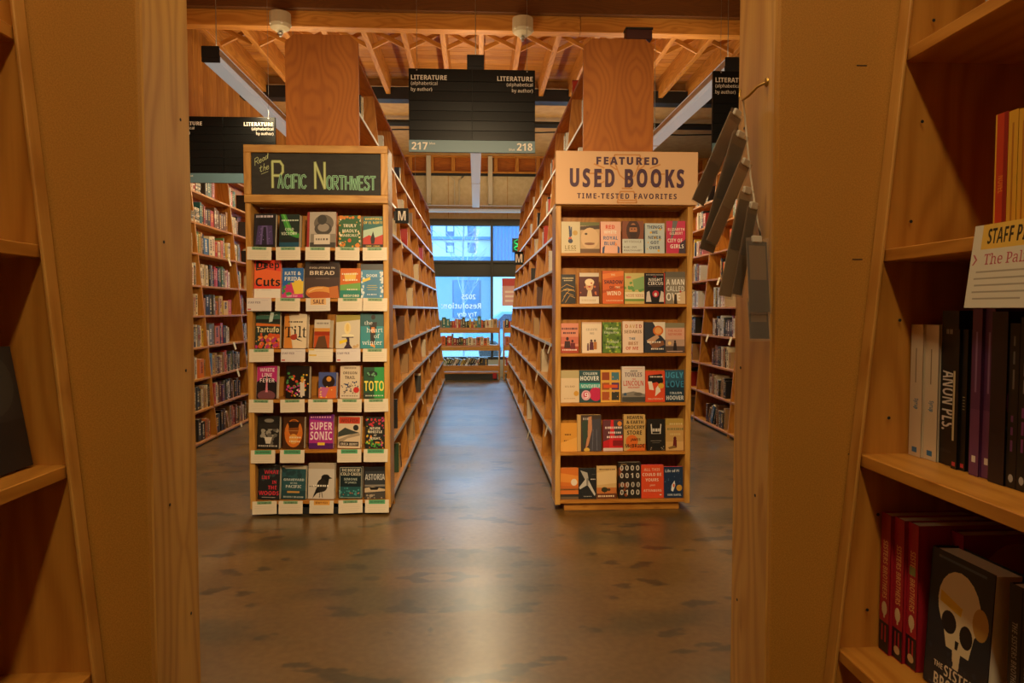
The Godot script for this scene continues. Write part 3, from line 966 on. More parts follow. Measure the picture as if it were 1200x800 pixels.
# a row of books on one shelf. side +1: spines look towards +x, -1: towards -x. The row starts at z and goes on towards -z.
# code: colour letter, thickness in mm, then h and height in cm if it matters; _ is a gap in mm; / before a book: it leans
func book_row(code: String, side: int, spine_x: float, y: float, z: float, where: String, group: String, depth := 0.14, solo := true, fat := 1.0) -> void:
	var k := 0
	var leaning := false
	for word in code.split(" ", false):
		if word[0] == "_":
			z -= float(word.substr(1)) * 0.001 * fat
			continue
		var lean := 0.0
		if word[0] == "/":
			lean = 0.42
			word = word.substr(1)
		var pal: Array = PAL[word[0]]
		var size := word.substr(1).split("h")
		var t := float(size[0]) * 0.001 * fat
		var h := float(size[1]) * 0.01 if size.size() > 1 else rng.randf_range(0.175, 0.235)
		var base := hexc(pal[1][rng.randi_range(0, pal[1].size() - 1)])
		var w := depth + rng.randf_range(-0.015, 0.01)
		var inx := rng.randf_range(0.0, 0.012)
		var o := loose(spine_mesh(w, h, t - 0.0012, base))
		o.rotation.y = PI if side > 0 else 0.0
		o.position = Vector3(spine_x - side * (w / 2 + inx), y, z - (t if side > 0 else 0.0))
		if lean > 0.0:
			# leans back against the book before it, which stands nearer to the camera
			if not leaning:
				z -= h * sin(lean)
			o.basis = Basis(Vector3.RIGHT, lean) * o.basis
			var near_z := o.basis * Vector3(0, 0, 0.0 if side < 0 else -t)
			o.position = Vector3(spine_x - side * (w / 2 + inx), y - near_z.y, z - near_z.z)
			z -= t / cos(lean) + 0.002
			leaning = true
		else:
			z -= t + 0.0006 + (0.02 if leaning else 0.0)
			leaning = false
		settle(o, solo, "%s book, %s along %s" % [pal[0], ORD[mini(k, 29)], where], group)
		k += 1

# keeps a book as a thing of its own, or joins it to the crowd of small far books
func settle(o: MeshInstance3D, solo: bool, label: String, group: String) -> void:
	if solo:
		add_child(o, true)
		o.name = numbered("book")
		tag(o, label, "book", group)
		return
	var a := o.mesh.surface_get_arrays(0)
	for i in a[Mesh.ARRAY_VERTEX].size():
		crowd.v.append(o.transform * a[Mesh.ARRAY_VERTEX][i])
		crowd.n.append(o.basis * a[Mesh.ARRAY_NORMAL][i])
		crowd.uv.append(a[Mesh.ARRAY_TEX_UV][i])
	o.free()

func loose(mesh: Mesh) -> MeshInstance3D:
	var o := MeshInstance3D.new()
	o.mesh = mesh
	o.material_override = M.spines
	return o

# books lying flat in a pile, fore-edges or spines to the aisle
func book_pile(cols: String, side: int, face_x: float, y: float, z: float, length: float, where: String, group: String, solo := true) -> void:
	var k := 0
	for ch in cols:
		var pal: Array = PAL[ch]
		var t := rng.randf_range(0.018, 0.026)
		var base := hexc(pal[1][rng.randi_range(0, pal[1].size() - 1)])
		var o := loose(spine_mesh(0.14, length, t, base))
		# spine towards the aisle, length along z
		o.transform = Transform3D(Basis(Vector3(-side, 0, 0), Vector3(0, 0, -1), Vector3(0, side, 0) * -1.0), Vector3.ZERO)
		o.transform.basis = Basis(Vector3(-side, 0, 0), Vector3(0, 0, -1), Vector3(-side, 0, 0).cross(Vector3(0, 0, -1)))
		var up: float = o.transform.basis.z.y
		o.position = Vector3(face_x - side * 0.075, y + (t if up > 0.0 else 0.0), z + rng.randf_range(-0.006, 0.006))
		y += t + 0.0004
		settle(o, solo, "%s book lying %s from the bottom of %s" % [pal[0], ORD[k], where], group)
		k += 1

# ---------------------------------------------------------------- bookcases
# faces lean back: half depth at height y is half - lean * y
func lean_case(called: String, label: String, cx: float, half: float, lean: float, z0: float, z1: float, bays: int, levels: Array, top: float, sides: Array, strips: bool, back_x := 0.0, group := "") -> Node3D:
	var c := thing(called, label, "bookcase", Vector3(cx, 0, (z0 + z1) / 2), 0.0, group)
	var ln := z0 - z1
	var bay := ln / bays
	var lo: float = -half if -1 in sides else back_x
	var hi: float = half if 1 in sides else back_x
	var lo_t: float = -half + lean * top if -1 in sides else back_x
	var hi_t: float = half - lean * top if 1 in sides else back_x
	var poly := PackedVector2Array([Vector2(lo, 0), Vector2(hi, 0), Vector2(hi_t, top), Vector2(lo_t, top)])
	for k in 3:
		var q := Geo.new()
		q.prism(poly, -0.011, 0.011, 1, Vector2(k * 0.31, k * 0.53))
		meshes["div%s%d" % [called, k]] = q.mesh()
	for i in bays + 1:
		part(c, "divider" if i > 0 and i < bays else "end_panel", meshes["div%s%d" % [called, i % 3]], M.shelf, Vector3(0, 0, ln / 2 - i * bay + (0.011 if i == bays else (-0.011 if i == 0 else 0.0))))
	part(c, "back_panel", bx(Vector3(0.012, top - 0.07, ln - 0.002), 0.0, 1), M.shelf_red, Vector3(back_x - 0.0 * sides[0], top / 2 + 0.035, 0))
	for y in levels:
		var a: float = -half + lean * y if -1 in sides else back_x
		var b: float = half - lean * y if 1 in sides else back_x
		for i in bays:
			var zc := ln / 2 - (i + 0.5) * bay
			part(c, "shelf", bx(Vector3(b - a - 0.002, 0.021, bay - 0.022), 0.0015, 2), M.shelf, Vector3((a + b) / 2, y - 0.0105, zc))
			if strips:
				for s in sides:
					part(c, "label_strip", bx(Vector3(0.004, 0.026, bay - 0.006), 0.001, 2, 0), M.plastic, Vector3((b if s > 0 else a) + s * 0.002, y - 0.011, zc), Vector3(0, 0, s * 0.08))
	part(c, "top_panel", bx(Vector3(hi_t - lo_t + 0.02, 0.022, ln), 0.002, 2), M.shelf, Vector3((hi_t + lo_t) / 2, top + 0.0105, 0))
	part(c, "plinth", bx(Vector3(hi - lo - 0.05, levels[0] - 0.0215, ln - 0.03), 0.0, 2), M.black, Vector3((lo + hi) / 2, (levels[0] - 0.0215) / 2, 0))
	return c

# flat display unit that closes the end of a row; front towards +z when dir is 1
func end_unit(called: String, label: String, x0: float, x1: float, z_front: float, depth: float, dir: int, levels: Array, top: float, kick: float, back_mat: Material) -> Node3D:
	var c := thing(called, label, "display shelf", Vector3((x0 + x1) / 2, 0, z_front - dir * depth / 2))
	var w := x1 - x0
	for s in [-1, 1]:
		part(c, "side_panel", bx(Vector3(0.036, top - kick, depth), 0.003, 1, 1 if s < 0 else 2), M.pine, Vector3(s * (w / 2 - 0.018), (top + kick) / 2, 0))
	part(c, "back_panel", bx(Vector3(w - 0.004, top - kick, 0.014), 0.001, 1), back_mat, Vector3(0, (top + kick) / 2, -dir * (depth / 2 + 0.007)))
	for y in levels:
		part(c, "shelf", bx(Vector3(w - 0.072, 0.02, depth - 0.002), 0.0015, 0), M.shelf, Vector3(0, y - 0.01, 0))
	part(c, "top_panel", bx(Vector3(w, 0.024, depth), 0.002, 0), M.pine, Vector3(0, top + 0.012, 0))
	part(c, "plinth", bx(Vector3(w - 0.13, kick, depth - 0.06), 0.002, 0), M.shelf if kick > 0.045 else M.black, Vector3(0, kick / 2, 0))
	return c

# ---------------------------------------------------------------- lamps
func strip_lamp(x: float, z0: float, z1: float, y: float, label: String, watt: float, top: float, along_x := false) -> void:
	var ln := z0 - z1
	var t := thing("strip_lamp", label, "ceiling lamp", Vector3(x, y, (z0 + z1) / 2), PI / 2 if along_x else 0.0, "suspended strip lamps")
	part(t, "housing", bx(Vector3(0.1, 0.06, ln - 0.02), 0.004, 2, 0), M.lamp_body, Vector3(0, 0.055, 0))
	part(t, "upper_diffuser", bx(Vector3(0.09, 0.014, ln - 0.06), 0.003, 2, 0), M.lamp, Vector3(0, 0.09, 0))
	var n := maxi(1, int(round(ln / 2.4)))
	for i in n:
		part(t, "diffuser", bx(Vector3(0.125, 0.05, ln / n - 0.03), 0.008, 2, 0), M.lamp, Vector3(0, 0.0, ln / 2 - (i + 0.5) * ln / n))
	part(t, "end_plate", bx(Vector3(0.128, 0.085, 0.012), 0.003, 2, 0), M.steel_dark, Vector3(0, 0.045, ln / 2 + 0.002))
	for i in n + 1:
		part(t, "end_cap" if i == 0 or i == n else "joiner", bx(Vector3(0.128, 0.053, 0.022), 0.003, 2, 0), M.white if i > 0 else M.steel_dark, Vector3(0, 0.0, ln / 2 - i * ln / n + (-0.006 if i == 0 else (0.006 if i == n else 0.0))))
	for i in n + 1:
		var q := Geo.new()
		var zz := ln / 2 - i * ln / n + (-0.12 if i == 0 else (0.12 if i == n else 0.05))
		q.tube([Vector3(0, 0.085, zz), Vector3(0, top - y, zz)], 0.003, 5)
		part(t, "hanger_wire", q.mesh(), M.steel)
	for side in [-1, 1]:
		var l := AreaLight3D.new()
		l.name = "lamp_light" if side < 0 else "upper_lamp_light"
		t.add_child(l)
		l.area_size = Vector2(0.12 if side < 0 else 0.085, ln - 0.07)
		l.position = Vector3(0, -0.03 if side < 0 else 0.1, 0)
		l.rotation.x = side * PI / 2
		l.light_color = LAMP_COLOR
		l.light_energy = watt * ln * (1.0 if side < 0 else LAMP_UP)
		l.area_normalize_energy = true
		l.shadow_enabled = true
		l.area_range = 30.0
		l.area_attenuation = 2.0

# a can spotlight hung from the deck, with its own light
func spotlight(at: Vector3, aim: Vector3, label: String) -> void:
	var t := thing("track_spotlight", label, "spotlight", at, 0.0, "track spotlights")
	var dir := (aim - at).normalized()
	var q := Geo.new()
	q.lathe([Vector2(0, 0.16), Vector2(0.05, 0.16), Vector2(0.06, 0.14), Vector2(0.06, 0.0), Vector2(0.054, 0.0), Vector2(0.054, 0.02)], 20)
	var can := part(t, "can", q.mesh(), M.black)
	can.basis = Basis(Quaternion(Vector3.DOWN, dir))
	q = Geo.new()
	q.lathe([Vector2(0, 0.018), Vector2(0.053, 0.018), Vector2(0.053, 0.022), Vector2(0, 0.022)], 20)
	var lens := part(t, "lens", q.mesh(), M.lamp)
	lens.basis = can.basis
	piece(t, "stem", Vector3(-0.008, 0.08, -0.008), Vector3(0.008, 4.472 - at.y, 0.008), M.black)
	var l := SpotLight3D.new()
	l.name = "spot_light"
	t.add_child(l)
	l.basis = Basis.looking_at(dir)
	l.position = dir * 0.02
	l.light_color = Color(1.0, 0.86, 0.66)
	l.light_energy = SPOT
	l.spot_angle = 34.0
	l.spot_angle_attenuation = 0.7
	l.spot_range = 30.0
	l.spot_attenuation = 2.0
	l.light_size = 0.05
	l.shadow_enabled = true

# ---------------------------------------------------------------- signs
func text_part(parent: Node, called: String, words: String, font: Font, h: float, mat: Material, at: Vector3, align := 0, squeeze := 1.0, turn := Vector3.ZERO) -> MeshInstance3D:
	var tm := TextMesh.new()
	tm.text = words; tm.font = font; tm.font_size = 64; tm.depth = 0.4; tm.pixel_size = 0.01; tm.curve_step = 2.0
	var b := tm.get_aabb()
	var k := h / b.size.y
	var q := ArrayMesh.new()
	q.add_surface_from_arrays(Mesh.PRIMITIVE_TRIANGLES, tm.get_mesh_arrays())
	var o := part(parent, called, q, mat)
	o.scale = Vector3(k * squeeze, k, 0.004)
	var cx := b.get_center().x
	if align < 0:
		cx = b.position.x
	elif align > 0:
		cx = b.end.x
	o.rotation = turn
	o.position = at - o.basis * Vector3(cx, b.get_center().y, b.position.z)
	return o

func hanging_sign(label: String, x0: float, x1: float, y0: float, y1: float, z: float, left: String, right: String) -> void:
	var w := x1 - x0
	var h := y1 - y0
	var t := thing("hanging_sign", label, "sign", Vector3((x0 + x1) / 2, y0, z), 0.0, "hanging section signs")
	part(t, "backing", bx(Vector3(w, h, 0.012), 0.001, 0, 0), M.black, Vector3(0, h / 2, -0.012))
	var band := h * 0.145
	part(t, "number_band", bx(Vector3(w, band, 0.012), 0.001, 0, 0), M.sign_blue, Vector3(0, band / 2, 0))
	var head := h * 0.15
	var rows := 6
	var rh := (h - band - head) / rows
	for s in [-1, 1]:
		part(t, "header_slat", bx(Vector3(w / 2 - 0.002, head - 0.002, 0.01), 0.001, 0, 0), M.sign_black, Vector3(s * w / 4, h - head / 2, 0))
		for i in rows:
			var o := part(t, "slat", bx(Vector3(w / 2 - 0.002, rh - 0.0015, 0.009), 0.0012, 0, 0), M.sign_black, Vector3(s * w / 4, band + (i + 0.5) * rh, 0))
			o.rotation.x = [-0.012, 0.008, -0.004, 0.014, -0.008, 0.01][i] * (1.0 if s < 0 else 0.6)
	for s in [-1, 1]:
		var x: float = s * (w / 2 - 0.018)
		text_part(t, "lettering", "LITERATURE", bold, 0.034, M.sign_white, Vector3(x, h - head * 0.72, 0.006), s)
		text_part(t, "lettering", "(alphabetical", sans, 0.034, M.sign_white, Vector3(x, h - head * 1.22, 0.006), s)
		text_part(t, "lettering", "by author)", sans, 0.034, M.sign_white, Vector3(x, h - head * 1.7, 0.006), s)
	if left:
		text_part(t, "number", left, bold, band * 0.62, M.sign_white, Vector3(-w / 2 + 0.02, band / 2, 0.006), -1)
		text_part(t, "lettering", "blue", sans, band * 0.2, M.sign_white, Vector3(-w / 2 + 0.15, band * 0.72, 0.006), -1)
	if right:
		text_part(t, "number", right, bold, band * 0.62, M.sign_white, Vector3(w / 2 - 0.02, band / 2, 0.006), 1)
		text_part(t, "lettering", "blue", sans, band * 0.2, M.sign_white, Vector3(w / 2 - 0.15, band * 0.28, 0.006), 1)
	for s in [-1, 1]:
		var q := Geo.new()
		q.tube([Vector3(s * (w / 2 - 0.06), h - 0.01, -0.008), Vector3(s * (w / 2 - 0.06), 4.2 - y0, -0.008)], 0.0015, 4)
		part(t, "hanger_wire", q.mesh(), M.steel)
		part(t, "screw", bx(Vector3(0.01, 0.01, 0.006), 0.002, 0, 0), M.steel, Vector3(s * (w / 2 - 0.06), h - 0.012, 0.006))

# ---------------------------------------------------------------- chalk
const CHALK := {
	"P": [[0, 0, 0, 10], [0, 10, 4.5, 10, 6, 8.5, 6, 6, 4.5, 4.6, 0, 4.6]], "A": [[0, 0, 3, 10, 6, 0], [1.2, 3.6, 4.8, 3.6]], "C": [[6, 8.4, 4, 10, 1.6, 9.4, 0, 6.5, 0, 3, 1.8, 0.4, 4.2, 0, 6, 1.8]],
	"I": [[0, 0, 0, 10]], "F": [[0, 0, 0, 10, 5, 10], [0, 5.4, 4, 5.4]], "N": [[0, 0, 0, 10, 6, 0, 6, 10]], "O": [[3, 10, 0.8, 8.4, 0, 5, 0.8, 1.4, 3, 0, 5.4, 1.4, 6, 5, 5.4, 8.4, 3, 10]],
	"R": [[0, 0, 0, 10, 4.4, 10, 6, 8, 5, 5.4, 0, 5], [2.4, 5, 6, 0]], "T": [[0, 10, 6, 10], [3, 10, 3, 0]], "H": [[0, 0, 0, 10], [6, 0, 6, 10], [0, 5, 6, 5]], "W": [[0, 10, 1.8, 0, 3.6, 8, 5.4, 0, 7.2, 10]],
	"E": [[5, 10, 0, 10, 0, 0, 5, 0], [0, 5.2, 4, 5.2]], "S": [[5.6, 8.6, 4, 10, 1.4, 9.6, 0.4, 7.6, 1.6, 5.6, 4.4, 4.6, 5.6, 2.4, 4.2, 0.2, 1.6, 0, 0, 1.8]],
	"e": [[0, 2.4, 4, 3.2, 3.4, 5, 1.4, 5, 0.2, 3, 0.8, 0.6, 2.6, 0, 4.4, 1.4]], "a": [[4, 4.4, 1.6, 5, 0.2, 2.6, 1.2, 0, 3.4, 1.4, 4, 4.6, 4, 0.4]], "d": [[4, 4.4, 1.6, 5, 0.2, 2.6, 1.2, 0, 3.4, 1.4, 5, 10, 4.2, 0.4]], "t": [[2.6, 9, 1.4, 1.6, 2.6, 0, 4, 1], [0, 6, 4.4, 6.4]], "h": [[2, 10, 0.4, 0], [0.8, 3.4, 2.8, 5, 3.8, 3.6, 3.4, 0]],
}

func chalk_word(im: Image, word: String, x: float, y: float, kx: float, ky: float, w: float, gap: float, cols: Array, slope := 0.0) -> void:
	var clip := Rect2i(Vector2i.ZERO, im.get_size())
	for ch in word:
		var wide := 0.0
		for pl in CHALK[ch]:
			for i in range(0, pl.size(), 2):
				wide = maxf(wide, pl[i])
		for layer in cols.size():
			for pl in CHALK[ch]:
				for i in range(0, pl.size() - 2, 2):
					var a := Vector2(x + pl[i] * kx, y - pl[i + 1] * ky - pl[i] * kx * slope)
					var b := Vector2(x + pl[i + 2] * kx, y - pl[i + 3] * ky - pl[i + 2] * kx * slope)
					stroke(im, clip, a, b, w * (1.0 - layer * 0.55), cols[layer])
		x += wide * kx + gap
		y -= (wide * kx + gap) * slope

func chalkboard_image() -> Image:
	var im := Image.create(1024, 300, false, Image.FORMAT_RGB8)
	var n := FastNoiseLite.new()
	n.seed = 77; n.frequency = 0.01; n.fractal_octaves = 4
	for y in 300:
		for x in 1024:
			var d := n.get_noise_2d(x * 0.6, y * 2.0) * 0.035
			im.set_pixel(x, y, Color(0.17 + d, 0.165 + d, 0.15 + d))
	var pale := hexc("c8d49a")
	var olive := hexc("a2ae6a")
	var mint := hexc("a0dcb4")
	var dark := hexc("4e7256")
	chalk_word(im, "P", 164, 246, 13.5, 18.5, 21, 0, [olive, pale])
	chalk_word(im, "ACIFIC", 208, 248, 6.2, 9.2, 15, 15, [mint, dark])
	chalk_word(im, "N", 500, 250, 12.5, 18.5, 21, 0, [olive, pale])
	chalk_word(im, "ORTHWEST", 592, 254, 6.3, 9.2, 15, 12, [mint, dark], -0.006)
	chalk_word(im, "R", 28, 92, 4.6, 5.0, 4, 4, [pale], 0.5)
	chalk_word(im, "ead", 60, 76, 4.8, 5.0, 4, 4, [pale], 0.5)
	chalk_word(im, "the", 62, 140, 5.2, 5.0, 4, 5, [pale], 0.35)
	stroke(im, Rect2i(0, 0, 1024, 300), Vector2(76, 152), Vector2(130, 132), 3, pale)
	return im

func near_spine(label: String, slot: int, base: String, ops: String, w: float, h: float, t: float, x: float, y: float, z: float, group: String) -> Node3D:
	var cell := Rect2i(slot * 38, 0, 38, 512)
	near_img.fill_rect(cell, hexc(base))
	paint(near_img, cell, ops)
	near_img.fill_rect(Rect2i(cell.position + Vector2i(0, 508), Vector2i(38, 4)), hexc(base))
	var b := thing("book", label, "book", Vector3(x + w / 2, y, z), 0.0, group)
	var q := Geo.new()
	cover_geo(q, w, h, t - 0.0012, Rect2(), field(near_img, cell), field(near_img, Rect2i(cell.position + Vector2i(4, 509), Vector2i(30, 2))).get_center(), 0.0012)
	part(b, "cover", q.mesh(), M.near)
	q = Geo.new()
	page_geo(q, w, h, t - 0.0012, Vector2.ZERO, 0.002, 0.0012)
	part(b, "page_block", q.mesh(), M.page)
	return b

func build_near() -> void:
	# end units that close the near bookcases; their backs face the camera
	var lv := [0.1, 0.43, 0.76, 1.09, 1.42, 1.75]
	end_unit("end_display", "wooden end display seen from behind, beside the dark book", -1.45, -0.54, -1.37, 0.186, -1, lv, 2.4, 0.045, M.board)
	var eu := end_unit("end_display", "wooden end display seen from behind, with hanging postcards", 0.515, 1.425, -1.37, 0.17, -1, lv, 2.4, 0.045, M.board)
	# nail heads and pin holes
	var dot := Geo.new()
	dot.lathe([Vector2(0, 0.0), Vector2(0.0028, 0.0), Vector2(0.0028, 0.0008), Vector2(0, 0.0008)], 10)
	var dm := dot.mesh()
	for e in get_children():
		if str(e.name).begins_with("end_display"):
			var s: float = -1.0 if e.position.x < 0.0 else 1.0
			for k in 7:
				part(e, "nail", dm, M.steel_dark, Vector3(-s * (0.455 + 0.0005), 0.55 + k * 0.23, 0.03 - 0.08 * (k % 2)), Vector3(0, 0, s * PI / 2))
		if str(e.name).begins_with("near_bookcase"):
			var s: float = 1.0 if e.position.x < 0.0 else -1.0
			for k in 9:
				var yy: float = 0.5 + k * 0.167
				part(e, "pin_hole", dm, M.black, Vector3(s * (0.465 - 0.09 * yy - 0.045), yy, -1.4 + (0.007 if s > 0 else 0.007) + 0.0289), Vector3(PI / 2, 0, 0))
	for e in get_children():
		if str(e.name).begins_with("end_display"):
			var s: float = -1.0 if e.position.x < 0.0 else 1.0
			var zb := 0.1 + 0.0072 if s < 0 else 0.092 + 0.0072
			for yy in [0.745, 1.1, 1.44, 1.77]:
				if s > 0:
					part(e, "staple", bx(Vector3(0.018, 0.0018, 0.0006), 0.0, 0, 0), M.steel_dark, Vector3(-s * 0.31, yy, zb))
	# pale worn strip along the leaning front edge of each near end panel
	for e in get_children():
		if str(e.name).begins_with("near_bookcase"):
			var s: float = 1.0 if e.position.x < 0.0 else -1.0
			var lean := 0.088 if s > 0 else 0.093
			var o := part(e, "edge_strip", bx(Vector3(0.006, 3.12, 0.03), 0.0015, 1, 2 if s > 0 else 3), M.pine_pale, Vector3(s * (0.465 - lean * 1.57 + 0.003), 1.57, -1.367 + (0.0 if s > 0 else -0.009)))
			o.rotation.z = s * atan(lean)
	var g := "books on the near shelf"
	# shelf at 1.105, from the end panel towards the camera
	var y := 1.1055
	var row := [
		["cream novel with a blue title and blue mark, next to the end panel", "d6c6a6", "b d6c6a6;r 3a78b0 30 93 70 97;v 3a78a8 52 60 40 20 Syrup;r 8a7a60 44 18 54 44", 0.033, 0.21],
		["cream novel with a blue title, second from the end panel", "d8caac", "b d8caac;r 3a78b0 30 93 70 97;v 3a78a8 52 60 40 20 Syrup;r 8a7a60 44 18 54 44", 0.034, 0.21],
		["thick black novel titled ANON PLS in white capitals", "1a1a1c", "b 1a1a1c;v dcd8d0 50 58 76 56 ANON PLS.;d a09a90 50 14 4 40;r 2a2a2c 0 90 100 92", 0.04, 0.232],
		["thin black novel with a cream bar, beside the ANON PLS novel", "1c1a18", "b 1c1a18;r cbbd90 10 30 46 80;r c03a44 20 95 80 98", 0.014, 0.205],
		["thin black novel with olive print, middle of three thin ones", "1c1a18", "b 1c1a18;v a8a078 50 52 40 60 l l l l l;r c03a44 20 95 80 98", 0.013, 0.205],
		["thin black novel with olive print, touching the purple one", "1c1a18", "b 1c1a18;v a8a078 50 52 40 60 l l l l l;r c03a44 20 95 80 98", 0.013, 0.205],
		["purple novel with pale publisher mark, touching the thin black ones", "5c3058", "b 5c3058;r 6e3e66 0 60 100 100;r e0d8cc 30 88 70 92;r 8a6a90 40 14 60 50", 0.021, 0.235],
		["purple novel with pale publisher mark, touching a dark red book", "5a2f5a", "b 5a2f5a;r 6e3e66 0 60 100 100;r e0d8cc 30 88 70 92;r 8a6a90 40 14 60 50", 0.02, 0.235],
	]
	var z := -1.158
	var slot := 0
	for e in row:
		z += e[3]
		near_spine(e[0], slot, e[1], e[2], 0.145, e[4] * 1.06, e[3], 0.742 + (0.004 * (slot % 3)), y, z, g)
		slot += 1
	z += 0.002
	# dark book standing with its front to the camera
	var b := cover_book("dark novel with a red and violet cover standing beside the purple novels", near_img, M.near, Rect2i(0, 512, 200, 300), "b 1d181c;e 6a2450 30 52 30 16;e 8a2a28 50 84 46 22;p 38484a 0 66 50 58 60 70 10 80;e 4a2434 80 40 24 20;t d8a89c 24 72 7 16 M", "b 241a20", 0.14, 0.245, 0.03, Vector3(0.81, y, -0.915), Vector3.ZERO, g)
	b.position.z = z + 0.0305
	z += 0.031
	var row2 := [
		["black novel with grey and purple print, first after the red-covered one", "18181a", "b 18181a;r 6a6864 40 8 60 14;r 6a6864 40 17 60 25;r 6a6864 40 28 60 40;r 6a3a70 36 56 62 60;r 6a3a70 36 63 62 68;r 6a3a70 36 71 62 78;e a8a8a4 50 94 24 2.5", 0.019, 0.216],
		["black novel with grey and purple print, touching the gold one", "18181a", "b 18181a;r 8a8884 40 8 60 14;r 8a8884 40 16 60 24;r 8a8884 40 26 60 34;r 8a8884 40 36 60 44;r 7a3a7a 36 52 62 58;r 7a3a7a 36 60 62 68;r 7a3a7a 36 70 62 78;e a8a8a4 50 94 24 2.5", 0.019, 0.224],
		["narrow gold and salmon novel near the camera", "c09058", "b c09058;r b07058 0 0 100 40;r d0a04c 0 50 100 100;e b0502c 50 96 20 2", 0.02, 0.214],
		["dark blue violet novel at the edge of the picture", "38304e", "b 38304e;r 5a6a8a 60 10 80 90;r 2a2440 0 0 40 100", 0.034, 0.215],
		["dark grey novel at the edge of the picture", "2c2c30", "b 2c2c30;r 6a6a6c 40 20 60 70", 0.03, 0.215],
	]
	for e in row2:
		z += e[3]
		near_spine(e[0], slot, e[1], e[2], 0.14, e[4] * 1.06, e[3], 0.742, y, z, g)
		slot += 1
	# shelf at 0.765
	y = 0.7655
	z = -1.158
	for k in 3:
		z += 0.028
		near_spine(["red novel with a skull on its spine, against the end panel", "red novel with a skull on its spine, between two alike", "red novel with a skull and a green sticker on its spine"][k], slot, "a3202c", "b a3202c;v d8a060 50 40 46 46 SISTERS BROTHERS;e d8c090 50 68 28 5;p d8c090 36 68 64 68 56 75 44 75;r 1c1418 0 78 100 100;r a3202c 24 80 40 92;r a3202c 60 80 76 92" + (";e c8a878 50 93 30 3" if k > 0 else "") + (";r 8a9a58 20 30 80 36" if k == 2 else ""), 0.145, 0.24, 0.028, 0.698 + 0.006 * k, y, z, g)
		slot += 1
	b = cover_book("red novel with an orange disc on black, front to the camera", near_img, M.near, Rect2i(200, 512, 200, 300), "b a01f2c;e c8843c 60 32 40 26;p 17131a 0 100 30 50 60 44 100 56 100 100;e 1a1618 26 34 8 4;v b8a070 20 84 6 20 TTER", "b 8a1c28", 0.145, 0.234, 0.03, Vector3(0.835, y, z + 0.031), Vector3.ZERO, g)
	# black skull novel faced out towards the aisle
	b = cover_book("black novel with a pale skull, faced out towards the aisle", near_img, M.near, Rect2i(400, 512, 216, 320), "b 1b2530;e d8c8a0 50 34 34 24;p d8c8a0 24 44 78 44 70 66 34 66;p d8c8a0 44 62 58 62 56 78 46 78;e 17191e 36 48 12 8;e 17191e 64 52 10 8;p 17191e 48 58 54 58 52 64 48 64;e b89048 84 38 12 11;p d8b030 20 28 56 34 54 40 20 36;t dccfb0 24 82 4 20 THE;t dccfb0 62 83 8 56 SISTERS;t dccfb0 56 93 9 76 BROTHERS;r 3a4a58 10 97 70 98;r 4a5a68 12 4 88 6;n 24303c 10 3 7 4 70 96 78", "b 15191e", 0.126, 0.214, 0.045, Vector3(0.712, y, -0.99), Vector3(0, -PI / 2, 0), g, 16)
	b.rotation = Vector3(-0.05, -PI / 2 + 0.05, 0)
	b.rotation_order = EULER_ORDER_YXZ
	b.position.y = y + 0.0022
	z = -0.905
	for k in 5:
		var t := [0.023, 0.021, 0.02, 0.03, 0.03][k] as float
		z += t
		if k < 3:
			near_spine(["black novel titled in grey, first after the skull novel", "black novel titled in grey, second after the skull novel", "black novel titled in grey, third after the skull novel"][k], slot, "191b1e", "b 191b1e;v 9a968c 50 46 40 70 THE SISTERS BROTHERS;r 6a6860 30 93 70 96", 0.14, 0.216, t, 0.728, y, z, g)
		else:
			near_spine(["red novel with orange letters, after the black ones", "red novel with orange letters at the edge of the picture"][k - 3], slot, "b0241c", "b b0241c;r d8641c 30 0 66 100;v e8a040 50 46 36 70 SISTERS BROTHERS", 0.14, 0.236, t, 0.728, y, z, g)
		slot += 1
	# shelf at 1.455
	y = 1.4555
	z = -0.953
	var up := [["red novel with yellow letters standing alone on the upper shelf", "b8361c", "b b8361c;r d8a030 0 0 14 100;v d87a28 54 58 44 34 NOVEL;r 8a1c18 70 0 100 100", 0.024, 0.168], ["yellow novel beside the red one on the upper shelf", "d0982c", "b d0982c;r a86a20 40 10 60 90", 0.018, 0.166], ["second yellow novel beside the red one on the upper shelf", "d0982c", "b d0982c;r a86a20 40 10 60 90", 0.018, 0.164], ["dark yellow novel at the edge of the picture on the upper shelf", "b08430", "b b08430;r 6a4a20 40 10 60 90", 0.03, 0.165]]
	for e in up:
		z += e[3]
		near_spine(e[0], slot, e[1], e[2], 0.11, e[4], e[3], 0.724, y, z, g)
		slot += 1
	# handwritten staff card on that shelf edge
	var cell := Rect2i(640, 512, 256, 200)
	paint(near_img, cell, "b cfc6b0;r d8ac48 12 0 100 30;t 2a2418 50 15 18 62 STAFF PICK;s a8404c 48 42 13 80 The Palm;l a8404c 1.5 4 36 8 42 4 48;r a09684 10 56 92 58;r a09684 8 64 90 66;r a09684 10 72 94 74;r a09684 8 80 90 82;r a09684 10 88 70 90")
	var q := Geo.new()
	ubox(q, Vector3(-0.07, -0.1, 0), Vector3(0.07, 0.012, 0.0012), Vector2(0.64, 0.66), field(near_img, cell))
	var card := part(self, "staff_card", q.mesh(), M.near, Vector3(0.684, 1.455, -0.862), Vector3(0, -PI / 2, 0))
	card.rotation = Vector3(-0.12, -PI / 2, 0)
	tag(card, "cream handwritten staff card with a yellow heading on the near shelf edge", "card")
	# something silver on the shelf above
	near_spine("silver grey book on the highest near shelf", slot, "8a8e94", "b 8a8e94;r c8ccd0 20 0 40 100", 0.1, 0.2, 0.03, 0.76, 1.7905, -1.0, g)
	slot += 1
